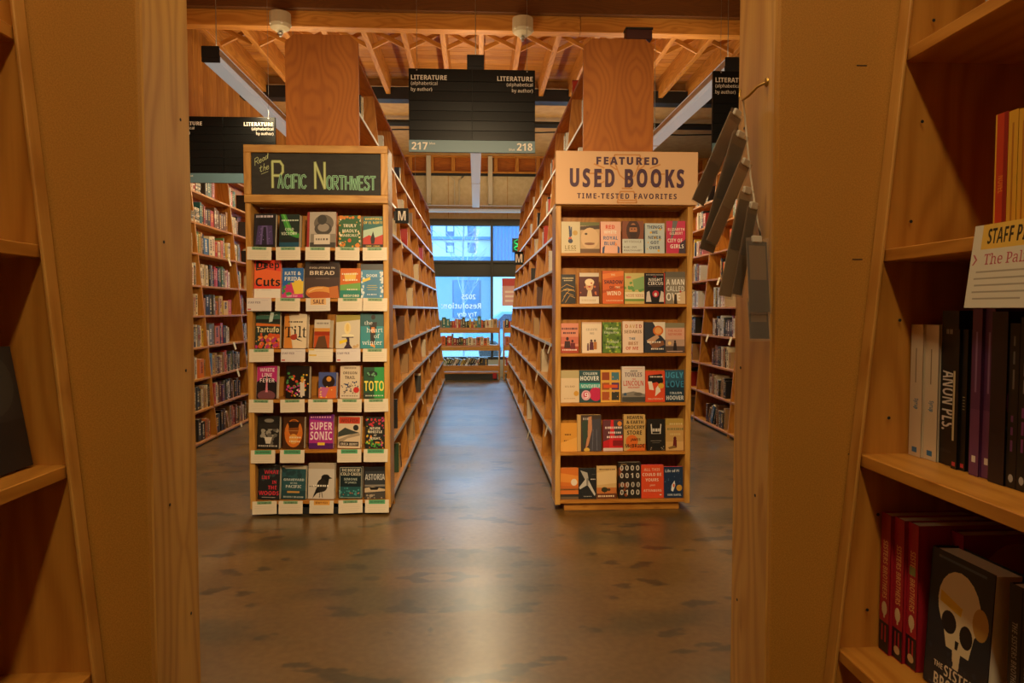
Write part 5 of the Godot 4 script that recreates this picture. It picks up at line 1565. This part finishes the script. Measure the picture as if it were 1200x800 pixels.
# shelf, middle, width, height, thickness, turn, spine colour, look, printed cover
const LEFT_BOOKS := [
	[0, -1.381, 0.144, 0.219, 0.032, -7, "1a1520", "black paperback with a violet misty forest picture", "b 16131c;p 4a3a70 18 36 84 36 90 92 10 92;p 6a5a96 36 36 62 36 70 92 30 92;p 241c34 44 40 56 40 62 92 38 92;d d8cfe0 50 10 9 80;n 8a7ab8 14 2 4 16 40 84 88"],
	[0, -1.211, 0.133, 0.214, 0.050, -7, "1c3a2e", "dark green paperback with northern lights over water", "b 12281f;p 3f9a3a 5 0 30 0 70 55 100 60 100 75 40 62;p 6fc455 14 0 22 0 50 40 90 62 60 58;r 14506a 0 84 100 100;p 0c1a18 0 78 100 72 100 86 0 86;d d8e8d8 52 20 6 80;t e6f0dc 50 46 8 62 COLD;t e6f0dc 50 59 9 92 VICTORY"],
	[0, -1.006, 0.190, 0.233, 0.030, -6, "b02a20", "grey photographic hardcover with red spine and pale title label", "b b8ada0;r a52a22 0 0 9 100;e 6a6258 58 32 34 24 0;e 4a443e 56 48 30 18;r 8c8478 14 62 100 90;e 9a9084 57 44 20 12;e 3c3833 52 22 16 14;r 3f3a34 12 86 100 100;r d9cfc0 26 64 82 92;d 6a6258 54 78 7 44"],
	[0, -0.823, 0.145, 0.210, 0.032, -6, "2e5a34", "green floral paperback bordered with orange flowers", "b 35663a;n e0842c 16 7 3 2 2 98 10;n e0842c 12 7 6 2 84 98 98;n f0d8a8 10 5 8 0 10 12 90;n f0d8a8 10 5 9 88 10 100 90;n e8a83a 12 4 10 4 0 96 100;t f4ead0 50 32 10 60 TRULY;t f4ead0 50 48 10 66 MADLY;t f4ead0 50 62 8 84 MAGICALLY;e d85a28 50 78 8 6"],
	[0, -0.641, 0.131, 0.205, 0.026, -3, "28463f", "teal and red paperback with yellow lettering and a cloaked rider", "b 2f6f6c;p b8d0b8 0 45 100 30 100 70 0 74;p c23a2c 0 70 30 60 60 68 100 58 100 92 0 92;p 1c1418 38 72 50 48 60 72 56 88 42 88;r 241c18 0 90 100 100;t f0c850 50 8 8 88 VAMPIRES;t f0c850 50 20 8 92 OF EL NORTE;t f0c850 50 95 5 70 ISABEL CANAS"],
	[1, -1.372, 0.173, 0.248, 0.022, -3, "c03024", "bright red hardcover with big black handwritten title and white foot", "b e8442c;p f06a30 0 20 100 30 100 70 0 60;r ece6dc 0 76 100 100;l 171210 5 8 4 8 26 40 22 44 10 12 4;t 171210 52 16 22 96 Deep;t 171210 52 58 22 92 Cuts;r e8442c 10 79 18 80;r 8a8078 30 79 66 80"],
	[1, -1.207, 0.143, 0.195, 0.042, -8, "e8dcc8", "blue and yellow paperback with white title and pink foot", "b 2a6ab4;p f2cf4e 40 50 100 44 100 86 40 90;p d03a78 8 62 44 48 60 86 10 90;r d2408a 0 88 100 100;n 4a9a4a 9 7 5 4 50 40 92;p f2cf4e 56 44 90 38 92 48 58 54;t f4f0e8 50 18 12 76 KATE &;t f4f0e8 50 36 13 76 FRIDA;t f4e0ea 50 94 6 70 KIM FAY"],
	[1, -0.985, 0.225, 0.238, 0.028, -3, "2e201c", "dark brown cookery hardcover with a golden bread loaf", "b 33221d;r 4a332c 0 44 100 100;e c8702a 46 86 42 18;e e09a48 46 80 40 12;e b85a20 44 92 34 10;l f0c890 3 14 82 30 74 52 72;p c27030 70 70 96 66 100 100 74 100;t dcccb8 50 17 4.5 76 EVOLUTIONS IN;t dcccb8 50 31 11 76 BREAD;r b8a898 32 46 72 47"],
	[1, -0.804, 0.136, 0.195, 0.024, -4, "6a3a1c", "orange and green paperback of a valley at sunset", "b d8702c;p f0c860 20 18 80 14 74 40 26 44;p 7ab05a 0 56 100 48 100 78 0 78;r 2f8a78 0 74 100 100;d f2e6d0 50 20 7 82;d f2e6d0 50 40 7 70;d f2e6d0 60 72 6 50;t f2e6d0 56 92 8 84 BEDFORD"],
	[1, -0.652, 0.147, 0.224, 0.022, 0, "3f7fa8", "light blue paperback with white scalloped border", "b 4a90b8;n d8e4ea 16 6 12 0 18 14 96;n d8e4ea 16 6 13 86 18 100 96;r 4a4e52 0 0 100 18;r 3f82aa 18 40 82 100;t e8ecec 48 34 8 50 DOOR;p f0d050 6 46 40 38 42 46 8 54;r c8b860 30 62 70 64;r c8b860 26 68 74 70;r c8b860 30 74 70 76;d e0e8ec 50 90 5 44"],
	[2, -1.372, 0.162, 0.238, 0.034, -6, "24352e", "dark paperback with orange rooftops and cream title", "b 25362e;r 3c6a5a 0 0 100 20;r 16201c 0 20 100 28;p d8702a 0 30 100 34 100 40 0 38;n d8582a 26 9 14 2 60 98 98;n e8a04a 16 6 15 2 64 98 98;n b83a78 12 7 16 2 70 98 98;p c8d8d0 58 2 74 2 68 26 54 28;t f0e0b0 50 48 16 90 Tartufo;t c0d0c0 50 8 5 76 KIRA JANE BUXTON"],
	[2, -1.184, 0.153, 0.224, 0.044, -10, "d8c8b0", "cream paperback with a red bird between tall italic letters", "b e0d0b4;p d88a3a 0 0 20 0 30 60 40 100 0 100;p ead8b8 30 20 100 10 100 100 44 100;d 1c1814 50 24 5 60;s 17130f 52 52 34 96 Tilt;e b0402a 44 68 15 8;e b0402a 52 62 6 5;p 3a302a 50 68 84 80 60 76"],
	[2, -1.014, 0.115, 0.186, 0.046, -18, "c8bca8", "small thick paperback with red desert road picture", "b c8582c;r d8d0c0 0 0 100 30;r e0a050 0 30 100 42;r a83a20 0 42 100 56;p 6a4a34 30 60 70 56 90 100 10 100;d 8a8078 50 14 8 70;r c0b4a4 12 22 88 23"],
	[2, -0.841, 0.159, 0.219, 0.030, -5, "c8bc9c", "beige paperback with a pale candle on a dark candlestick", "b d8ceb8;p a89a4a 0 0 100 0 100 14 0 22;e f0dca0 48 40 14 18;e e8c878 48 38 7 12;e efe6c4 50 62 26 5;r 3a2a3c 26 66 74 69;p 3a2a3c 44 68 56 68 58 88 70 100 34 100 44 88;p f0d030 14 78 46 72 48 80 16 88;n c8a878 6 5 20 60 90 96 98"],
	[2, -0.663, 0.154, 0.233, 0.024, 0, "2f7f88", "teal paperback with a dark standing figure and white serif title", "b 2f8f98;r 275f62 0 0 100 38;e 2a2420 54 12 9 7;p 2a2420 38 26 70 26 64 62 58 92 44 92 42 62;p d8853a 46 40 60 40 62 56 46 56;n e09a4a 5 6 22 44 88 62 98;s e8eef0 34 28 11 44 the;s f2f4f4 60 48 13 72 heart;s f2f4f4 70 65 12 34 of;s f2f4f4 50 83 13 92 winter"],
	[3, -1.398, 0.138, 0.214, 0.036, -9, "d8c8b4", "magenta and black paperback with white stacked title", "b c0307c;p 1f161c 0 50 46 30 54 30 100 50 100 100 0 100;e 7a4a52 50 90 44 16;p e08aa0 48 30 52 30 56 80 44 80;t f2e6ea 50 12 11 84 WHITE;t f2e6ea 50 28 11 60 LINE;t f2e6ea 52 44 12 88 FEVER"],
	[3, -1.173, 0.158, 0.214, 0.040, -9, "171214", "black hardcover with a colourful scatter of flowers and figures", "b 17110f;n d04a30 14 6 31 4 20 96 96;n e8b83a 14 5 32 4 24 96 96;n 4a8a4a 12 6 33 4 20 96 70;n c03a90 10 5 34 4 60 80 96;n e8e0d0 12 4 35 40 40 98 96;p d8d0c0 60 50 78 46 82 92 62 92;p e0a040 64 34 76 34 74 52 66 52"],
	[3, -0.979, 0.120, 0.171, 0.034, -9, "6a6aa0", "small blue and orange paperback with a dark face", "b 4a5a98;e 2a1a18 56 36 36 24;e e09a40 58 26 14 10;p e0743a 0 62 100 52 100 100 0 100;p c86a9a 10 56 60 60 40 96 4 90;n f0d070 8 5 41 4 50 96 96"],
	[3, -0.832, 0.133, 0.214, 0.026, -6, "c03028", "beige paperback of a blue crowd with a red disc", "b dccbb0;t 6a5a48 50 7 5 60 RINKER BUCK;t 5a4a3c 50 22 8 74 OREGON;t 5a4a3c 50 36 9 58 TRAIL;n 2f3f6a 26 4 51 4 48 96 80;n 7a6a5c 16 4 52 4 56 96 88;e c8302c 82 74 15 9;r d8ccb8 0 86 100 100;d 8a7868 50 93 4 80"],
	[3, -0.656, 0.136, 0.205, 0.022, 0, "1f5a34", "dark green paperback with tall yellow capital title", "b 1c4f30;r 2a9a48 52 0 100 100;e 0f241a 40 22 26 10;n 6aa878 5 5 61 16 12 70 34;t f2dc5a 50 60 32 94 TOTO;r 2e3a30 0 82 28 100;d d8dcc8 50 92 5 80"],
	[4, -1.399, 0.148, 0.214, 0.040, -8, "1c1c1c", "black paperback with a silver machine in pale smoke", "b 201f1e;n a09c90 14 11 71 20 36 96 78;n 6a665e 10 9 72 16 30 90 84;r 2a2826 10 24 90 40;p d8d4c8 32 64 68 64 60 84 40 84;e 8a867c 52 14 22 6;d c8c4b8 50 92 6 84"],
	[4, -1.203, 0.144, 0.210, 0.036, -8, "3a2214", "brown paperback with an orange glowing portrait", "b 4a2a14;e d8782a 50 52 42 44;e 8a4a1c 50 36 24 26;e e8a048 50 70 20 16;p 2a1810 20 16 80 16 70 34 30 36;r c89058 14 44 86 46;d f0dcb8 56 66 6 50;d f0dcb8 56 78 6 50"],
	[4, -1.022, 0.160, 0.224, 0.026, -4, "7a2a78", "purple and pink paperback with huge pale block title", "b b0308a;p 7a2a8a 0 0 100 0 100 22 0 14;r 58206a 0 84 100 100;d f0a8c8 48 9 6 84;t f4dce0 50 34 22 90 SUPER;t f4dce0 50 62 24 90 SONIC;r f0c838 36 82 66 90"],
	[4, -0.840, 0.153, 0.210, 0.032, -8, "d0c0a8", "beige paperback with a dark mountain ridge and orange banner", "b dcc8ac;r c8442c 4 3 96 24;t 7a2a1c 50 14 11 76 WOLFISH;p 3f4640 0 52 30 36 60 44 96 52 60 56 30 60 0 66;e 2f302c 78 36 12 9;p a89880 0 74 60 56 96 54 96 60 40 70 0 92;r 2a2622 8 80 92 94;t e8dcc8 50 87 7 74 ERICA BERRY"],
	[4, -0.660, 0.128, 0.205, 0.022, 0, "23261e", "black paperback crowded with bright red and green leaves", "b 1f201c;n c8303c 16 6 81 2 2 98 30;n 4a9a40 16 6 82 2 70 98 98;n e08a30 12 5 83 2 60 98 98;n d8c83a 8 5 84 2 2 20 98;n c83a78 8 5 85 80 2 98 98;t f0e8d8 50 36 8 60 NEVER;t f0e8d8 50 47 8 74 WHISTLE;t f0e8d8 50 58 6 30 AT;t f0e8d8 50 68 8 62 NIGHT"],
	[5, -1.412, 0.146, 0.224, 0.040, -8, "1c1c1e", "black paperback with red stacked title letters", "b 22262a;n 3c4a4a 18 7 91 0 0 100 100;t e83a4c 60 20 11 74 WHAT;t e83a4c 34 36 9 50 LIES;t e83a4c 74 49 9 34 IN;t e83a4c 66 65 11 54 THE;t e83a4c 50 81 12 94 WOODS;r b8b0a8 18 93 82 95"],
	[5, -1.217, 0.164, 0.219, 0.036, -8, "243a40", "slate teal hardcover of a stormy sea", "b 2f5a60;r c8c0a8 0 0 100 10;n 24444a 16 9 95 0 10 100 44;r 24484e 0 74 100 100;t dce4e0 50 42 7 84 GRAVEYARD;t dce4e0 50 52 4 30 OF THE;t dce4e0 50 62 8 70 PACIFIC;r c89a50 24 76 76 82;t d8dcd4 50 93 5 80 RANDALL SULLIVAN"],
	[5, -1.027, 0.176, 0.233, 0.034, -6, "b0a894", "pale grey paperback with a large black crow", "b d0c8bc;r b8a894 0 0 100 16;e 1a1816 66 40 16 9;p 1a1816 52 38 80 40 76 60 60 78 34 84 18 98 30 74;p 1a1816 78 37 92 42 78 44;e 2a2622 54 62 20 18;l 1a1816 2 46 80 44 96;l 1a1816 2 52 80 56 96;d f0ece0 50 64 7 60;d 6a6258 20 66 3 30"],
	[5, -0.835, 0.155, 0.210, 0.044, -6, "10141a", "dark teal paperback with pale title over a night town", "b 14282c;r 24585c 0 64 100 100;n 4a9a98 18 5 101 4 66 96 98;n c86a4a 5 3 102 10 80 90 98;t ece4cc 50 12 9 78 THE BOOK OF;t ece4cc 50 24 9 84 COLD CASES;t b8c4b8 50 40 7 60 SIMONE;t b8c4b8 50 51 7 70 ST JAMES;l d8d0b8 2 4 4 96 4 96 97 4 97 4 4"],
	[5, -0.672, 0.137, 0.210, 0.020, 0, "2a2c30", "grey paperback with wide silver title above a ship at sea", "b 33383c;r 8a8478 0 56 100 62;p c8b494 0 66 40 62 100 70 100 76 0 80;p 171614 24 64 70 64 62 72 30 72;r 4a4640 0 80 100 100;n a89a84 8 6 111 4 82 96 98;t c8c8c4 50 32 18 94 ASTORIA;r 14171a 0 0 100 14"],
]
const RIGHT_BOOKS := [
	[0, 0.608, 0.128, 0.208, 0.026, 0, "c83a68", "olive cream paperback with an upside-down falling figure", "b cfc09a;p 26345a 40 14 48 14 56 46 44 52;p 26345a 52 18 58 16 58 44 52 46;e c8583a 48 54 9 5;e 1f2a4a 50 62 12 7;e c09a48 74 36 13 8;t 8a7848 50 82 13 86 LESS;d 8a7848 50 93 3 60"],
	[0, 0.749, 0.129, 0.205, 0.024, 0, "6a5438", "sepia paperback with a close-up of a rounded brown face", "b c8a478;r 6a6a34 0 0 100 12;p 4a3420 0 14 100 10 100 22 0 26;e d8b488 50 52 46 34;e 3a2818 30 38 7 3;e 8a5a3c 48 70 26 4;r 6a4c30 0 86 100 100;r 3a2818 24 67 76 68"],
	[0, 0.893, 0.135, 0.210, 0.022, 0, "c83a30", "pink paperback with red and blue title lettering", "b eeb8a0;t d8442c 48 17 12 44 RED;t f6ece0 48 33 10 62 WHITE;t 3a6a9a 50 52 11 76 ROYAL;t 3a6a9a 46 69 11 56 BLUE;p 2f4a7a 10 82 22 76 18 100 8 100;p 4a5a8a 84 76 94 82 94 100 84 100;t e88a4a 76 71 9 16 &"],
	[0, 1.042, 0.143, 0.214, 0.030, 0, "8a4a30", "brown paperback with a bearded face above a white panel", "b 8a4a2c;e 4a2414 52 30 32 34;e b8764a 52 28 18 21;p 3a1c10 34 34 70 34 62 54 42 54;p 3a1c10 32 12 72 12 70 20 36 20;e 5a2e1c 45 25 4 2;e 5a2e1c 59 25 4 2;r cfd4cc 0 56 100 100;s 6a5a48 50 64 6 80 MY STRUGGLE;s 5a5048 38 81 6 60 KARL OVE;s 5a5048 50 91 6 84 KNAUSGAARD"],
	[0, 1.189, 0.132, 0.200, 0.030, 0, "3f6a8a", "pale blue paperback with navy title and small yellow blossoms", "b c4d0d0;n e8b83a 9 6 121 8 8 92 92;t 24345a 50 13 10 82 THINGS;t 24345a 50 30 10 30 WE;t 24345a 50 47 10 72 NEVER;t 24345a 50 64 10 50 GOT;t 24345a 50 81 10 70 OVER"],
	[0, 1.353, 0.128, 0.217, 0.030, -5, "d8b080", "crimson paperback with white title and a grey feather", "b c81f50;p 6a6a6a 34 0 60 0 44 40 24 60;p 3a2434 70 70 100 56 100 100 64 100;t f0d8c8 52 26 8 84 ELIZABETH;t f0d8c8 52 38 8 70 GILBERT;t f4ece0 46 60 11 76 CITY OF;t f4ece0 56 78 12 70 GIRLS"],
	[1, 0.594, 0.099, 0.195, 0.026, 0, "1a1614", "black paperback with swirling gold lines", "b 16130f;l c8923a 3 4 46 40 34 90 44;l c8923a 3 4 58 44 48 96 58;l c8923a 3 10 92 40 62 86 72;l c8923a 3 30 96 60 72 96 80;l e0a84a 2 20 76 60 54 90 52;d d8c090 52 14 6 80;d d8c090 52 22 5 60;d d8b060 50 54 6 60"],
	[1, 0.751, 0.131, 0.205, 0.024, 0, "c0303a", "maroon paperback of a glamorous pale-haired woman", "b 5a2420;r d8c8b0 0 0 100 13;e d8a878 52 40 20 19;e f0d8b0 52 30 24 11;e b02a2a 52 45 7 2.5;p e0c8a0 44 56 60 56 66 78 38 78;n c86a3a 8 5 131 4 30 96 70;r ded0b8 0 77 100 100;d c8b494 50 90 9 74"],
	[1, 0.911, 0.143, 0.219, 0.026, 0, "8a3a1c", "orange hardcover with dark and white angled title", "b d8652a;p e8813a 0 10 100 0 100 14 0 26;p b84e1c 0 60 100 46 100 52 0 68;t f4dcb8 50 12 5 60 THE;t 2a1a2c 52 34 11 86 SHADOW;t 3a2424 44 50 8 30 OF;t f0d8b8 72 50 6 30 THE;t f4e6cc 54 68 12 66 WIND;t f0d0a8 56 90 4 76 CARLOS RUIZ ZAFON"],
	[1, 1.056, 0.132, 0.205, 0.020, 0, "b8b068", "yellow green paperback with an illustrated face and cream band", "b cfc07a;n 6aa05a 14 9 141 2 30 98 60;e d8785a 20 14 14 4;p 8ab070 40 22 100 10 100 50 50 56;r ece0b8 0 62 100 84;s b0502c 50 73 8 90 WHITE TEETH;r 7a9a4a 0 84 100 92;r d0b868 0 92 100 100"],
	[1, 1.201, 0.140, 0.205, 0.030, 0, "c03a2c", "black paperback with white title and a red clockwork heart", "b 191518;t d8ccc4 50 6 4 80 ERIN MORGENSTERN;t c83a3a 50 12 4 20 THE;t ece4dc 54 22 10 74 NIGHT;t ece4dc 54 34 10 82 CIRCUS;r b8aca4 18 43 86 44;e c02a3a 54 68 16 11;e e8dcd4 54 70 7 6;p d8ccc4 12 62 24 58 34 94 8 94;p d8ccc4 92 62 80 58 70 94 94 94;r c03a2c 94 0 100 100"],
	[1, 1.368, 0.135, 0.214, 0.024, 0, "3a3430", "grey snowy paperback with white tall title lettering", "b 8a8272;p d8c09a 40 70 100 60 100 100 40 100;r 6a6458 0 0 100 18;t f0ece4 50 32 17 90 A MAN;t dcdcd6 50 53 16 88 CALLED;t f0ece4 40 78 24 70 OVE;p 3a2e28 46 70 56 70 60 100 42 100;e c03a30 76 62 5 3"],
	[2, 0.604, 0.120, 0.198, 0.030, 0, "2a3040", "pink sunset paperback of a couple seen from behind", "b d88a70;r c86a54 0 46 100 70;r a8442c 0 78 100 100;e 3a1c1c 38 52 8 6;p 3a1c1c 24 60 52 60 56 84 20 84;e 4a1c20 66 60 7 5;p 6a1c24 56 66 80 66 82 88 54 88;d 3a2230 50 20 9 84;d 4a2c38 52 34 8 74;d f4e0d8 50 90 6 80"],
	[2, 0.770, 0.132, 0.205, 0.022, 0, "d8c4ac", "cream paperback with a small painted family group", "b e6d2b8;t a89884 50 24 7 60 CELESTE;t a89884 52 36 7 64 NG;e 4a2a34 48 60 6 4;p 5a2a3c 40 64 58 64 60 90 38 90;e 5a4a3c 66 60 5 4;p b8743a 60 64 76 64 76 88 60 88;p 6a4a54 26 74 36 74 36 92 26 92;e 5a3a34 31 71 4 3;r d8b8a0 0 0 100 6"],
	[2, 0.906, 0.126, 0.205, 0.020, 0, "4a6a28", "mossy green paperback with white handwritten title", "b 5a7a30;n 7aa03a 24 10 151 0 0 100 100;n 3a5a24 18 8 152 0 0 100 100;n a8b84a 12 5 153 0 0 100 100;s ecf0dc 50 20 8 76 Barbara;s f2f4e4 48 34 10 90 Kingsolver;s ecf0dc 54 64 10 72 Prodigal;s ecf0dc 52 80 8 80 Summer"],
	[2, 1.048, 0.140, 0.211, 0.024, 0, "d8b8a0", "cream paperback with mixed coloured ransom-note letters", "b ecd2bc;t c8703a 20 16 11 14 D;t c89a4a 46 16 11 26 A V;t b0442c 78 16 11 28 I D;t 8a6a4a 50 33 10 84 SEDARIS;t 4a6a8a 46 55 8 40 THE;t a86a3a 52 70 10 64 BEST;t c04a34 46 85 10 60 OF ME"],
	[2, 1.197, 0.141, 0.205, 0.030, 0, "2a3040", "dark paperback with an orange ringed sun and a pale arm", "b 2f3440;p e8dcc8 40 0 100 0 100 60 74 40;e d8702a 66 28 25 16;e e8a860 66 28 17 11;p c8a080 10 60 60 40 72 50 30 74;p 8a5a3c 30 72 90 60 96 74 40 90;d f0e8dc 46 66 7 64;d f0e8dc 62 88 6 60"],
	[2, 1.345, 0.131, 0.200, 0.020, 0, "8a8070", "dusky pink paperback with a dark figure on a plain", "b b89a88;r 8a8468 0 0 100 16;r d8a890 0 18 100 56;t c86a54 50 26 7 80 THE ALICE;t c86a54 50 38 7 84 NETWORK;e f0c880 22 68 9 6;r 5a4a44 0 78 100 100;p 2a2224 44 66 56 66 60 92 40 92;e 2a2224 50 62 5 4;r c8a898 8 94 90 97"],
	[3, 0.605, 0.126, 0.214, 0.020, 0, "c8b090", "plain beige paperback with tiny spaced title and gold seal", "b dcc4a0;r b8a87a 0 0 100 24;t 8a6a4c 50 50 5 76 G I L E A D;e d09a3a 84 72 13 8;d b09070 50 88 3 60"],
	[3, 0.748, 0.141, 0.214, 0.024, 0, "1f4048", "dark teal paperback with big pale author name and pink splash", "b 2f5054;r 2f9a94 0 40 100 58;e c82a58 78 74 30 22;e e0a8b8 32 78 22 16;e c82a58 32 76 12 9;t e8ece8 52 10 8 66 COLLEEN;t f0f2ee 50 25 14 88 HOOVER;t d8ece8 54 49 11 92 NOVEMBER;t f6e8ec 34 78 18 20 9"],
	[3, 0.899, 0.135, 0.217, 0.020, 0, "c8983a", "yellow paperback with a grid of six small pictures", "b e0ac4a;r 9a4a28 8 8 46 32;r 4a7a8a 56 8 94 32;r a8582c 8 40 46 62;r 5a3a6a 56 40 94 62;r b0582c 8 68 46 94;r 3a3a34 56 68 94 94;n d8a070 10 4 161 10 10 90 92;r e05a2c 16 46 86 56"],
	[3, 1.054, 0.157, 0.238, 0.034, 0, "c8b8a4", "off-white hardcover with red title above a grey road scene", "b dccfc4;r c8584a 10 6 90 7;t 6a6a6c 52 13 5 40 AMOR;t 7a6a74 50 23 12 74 TOWLES;t c85a4c 52 36 4 20 THE;t c8564a 50 47 14 86 LINCOLN;t c8564a 52 59 5 60 HIGHWAY;p 8a847a 0 76 50 70 100 78 100 86 0 90;r 4a4a46 0 86 100 100;e 6a645c 70 78 18 5;e 3a5a7a 14 78 7 4"],
	[3, 1.207, 0.133, 0.208, 0.022, 0, "d04a28", "red paperback with black and white facing profiles", "b e0502c;p 1a1614 16 14 84 10 92 34 80 48 60 36 30 40 14 32;p f0e4d4 14 34 34 34 44 62 20 60;p f0e4d4 70 42 78 66 50 82 54 56;e e0b040 80 48 15 9;d f0e4d8 56 20 6 64;t f0d0b8 52 90 5 76 SALLY ROONEY"],
	[3, 1.345, 0.130, 0.214, 0.022, 0, "1a3a50", "deep blue paperback with layered blue and white block words", "b 1d3a4c;p 2a5a74 0 0 100 0 100 30 0 44;t 4aa0c8 50 16 18 92 UGLY;t 3a88b0 52 44 20 92 LOVE;t dce4e8 56 72 7 62 COLLEEN;t e8eef0 52 87 13 90 HOOVER"],
	[4, 0.597, 0.113, 0.191, 0.018, 0, "c07a24", "plain orange paperback with small dark title", "b dc9a3c;d 5a3a14 48 42 6 40;d 5a3a14 50 63 6 54;p e8aa50 0 70 100 50 100 100 0 100"],
	[4, 0.753, 0.163, 0.243, 0.032, 0, "c8a468", "large hardcover with a painting of a grey gown and a bare arm", "b 4a3c34;r d0a868 0 0 16 100;p 4a4852 56 14 96 10 100 100 50 100;l 6a6a78 3 66 40 62 98;l 6a6a78 3 80 40 82 98;p c88a64 46 6 60 4 62 40 46 84 34 92 44 50;e d8b050 40 96 12 6;p 3a4a3c 20 20 44 10 44 60 26 90;d b0a8a4 40 12 8 30;"],
	[4, 0.917, 0.135, 0.208, 0.022, 0, "b02a2c", "red paperback with pale title and orange seal", "b c8242c;p 6a3a40 0 0 44 0 38 60 0 70;p 4a4448 52 0 100 0 100 48 60 52;p e02c30 40 0 54 0 54 100 30 100;e e88a3a 84 12 11 8;d f0dcd8 54 26 9 84;d f0dcd8 58 42 8 60;d ecd4d0 60 56 8 80;r d8c8c4 0 90 100 100;r 8a2024 50 66 100 84"],
	[4, 1.064, 0.147, 0.243, 0.032, 0, "c09a5a", "tan hardcover with rough black title and orange blot", "b cfaa68;e e0702c 38 74 28 18;p e0702c 50 86 100 80 100 100 10 100;t 1f1a14 52 8 9 90 HEAVEN;t 1f1a14 52 21 9 92 & EARTH;t 1f1a14 50 35 10 94 GROCERY;t 1f1a14 50 50 11 68 STORE;t 2a1c14 54 70 9 76 JAMES;t 2a1c14 52 86 10 94 McBRIDE"],
	[4, 1.211, 0.122, 0.210, 0.024, 0, "1c1a18", "black paperback with ornate white emblem title", "b 211f1d;d e8e0d4 50 36 13 56;r c8c0b4 22 45 78 47;p d8d0c4 20 16 26 14 30 46 24 46;p d8d0c4 80 16 74 14 70 46 76 46;r 8a8278 20 68 80 70;r 6a645c 30 74 72 76;n a89a88 8 2.5 171 6 86 94 98"],
	[4, 1.341, 0.123, 0.214, 0.022, 0, "b08a4c", "tan paperback of a lone figure on a golden beach", "b c8a060;r b89a4a 0 0 100 20;d e0c890 56 18 7 66;d 7a7a4a 54 34 9 86;d d8c080 56 50 8 60;r d8b070 0 72 100 100;e 5a1c1c 52 62 8 6;p 6a2020 44 66 62 66 62 90 40 90;p 8a6a3c 14 90 50 84 60 92 20 96"],
	[5, 0.603, 0.124, 0.210, 0.024, 0, "a85a1c", "orange paperback of a hazy city sky with a white disc", "b d8762c;p e8943c 0 16 100 26 100 50 0 44;e ecdcc4 76 46 17 11;r 8a5a2c 0 64 100 72;p c86a2c 0 56 100 60 100 66 0 66;r 3a342c 0 84 100 92;r 6a5a44 0 92 100 100;l 3a2c20 1.5 20 70 80 70"],
	[5, 0.739, 0.120, 0.205, 0.022, 0, "26282a", "black and white paperback of a dancer in motion", "b 26282a;p b0aca4 10 6 50 14 56 34 36 36;p c8c4bc 40 34 58 40 96 84 90 90 50 54 8 68 2 62;p 8a867e 44 34 56 30 54 56 44 56;r c8c4bc 76 20 98 21;d dcd8d0 84 36 4 30;d c0bcb4 50 92 3 40"],
	[5, 0.876, 0.135, 0.219, 0.024, 0, "b08a58", "sepia paperback of palm trees under a cream sky", "b d8b478;p e8c890 0 20 100 12 100 52 0 58;r c8783c 0 66 100 86;e 3a3a24 40 72 16 8;e 4a3a24 62 72 8 4;r 3a2c20 40 76 42 86;r 6a3a24 0 84 100 100;d 5a4a34 52 11 5 74;d f0d8b0 50 93 7 84"],
	[5, 1.039, 0.154, 0.243, 0.036, 0, "2a241e", "dark hardcover with a grid of silver numerals", "b 2a2420;n 8a4a2c 8 10 181 0 20 40 90;t d8d0c4 50 16 14 84 0 0 0 0;t d8d0c4 50 37 14 84 0 0 1 0;t c8c0b4 52 62 14 84 0 0 0 0;t d8d0c4 50 83 14 84 0 1 0 0;l b09060 2 10 6 36 6"],
	[5, 1.208, 0.153, 0.224, 0.024, 0, "c8284a", "bright orange paperback with pale stacked title", "b e4522c;t f0b89c 48 14 8 74 ALL THIS;t f4d8c4 48 29 9 84 COULD BE;t f4d8c4 48 45 9 58 YOURS;t f0c4a8 50 62 6 40 JAMI;t f4ccb4 50 77 7 80 ATTENBERG;e f0dccc 86 90 5 2"],
	[5, 1.363, 0.132, 0.210, 0.024, 0, "c8204a", "navy paperback with a white boat and a gold seal", "b 1f3658;n 4a6a8a 14 3 191 4 20 96 90;t dce4ec 44 13 9 72 Life of Pi;p e8ecec 42 58 56 44 60 60 48 80 38 76;e d8642c 52 60 5 6;e d0a03c 80 68 15 10;t d8e0e8 54 90 6 72 YANN MARTEL"],
]
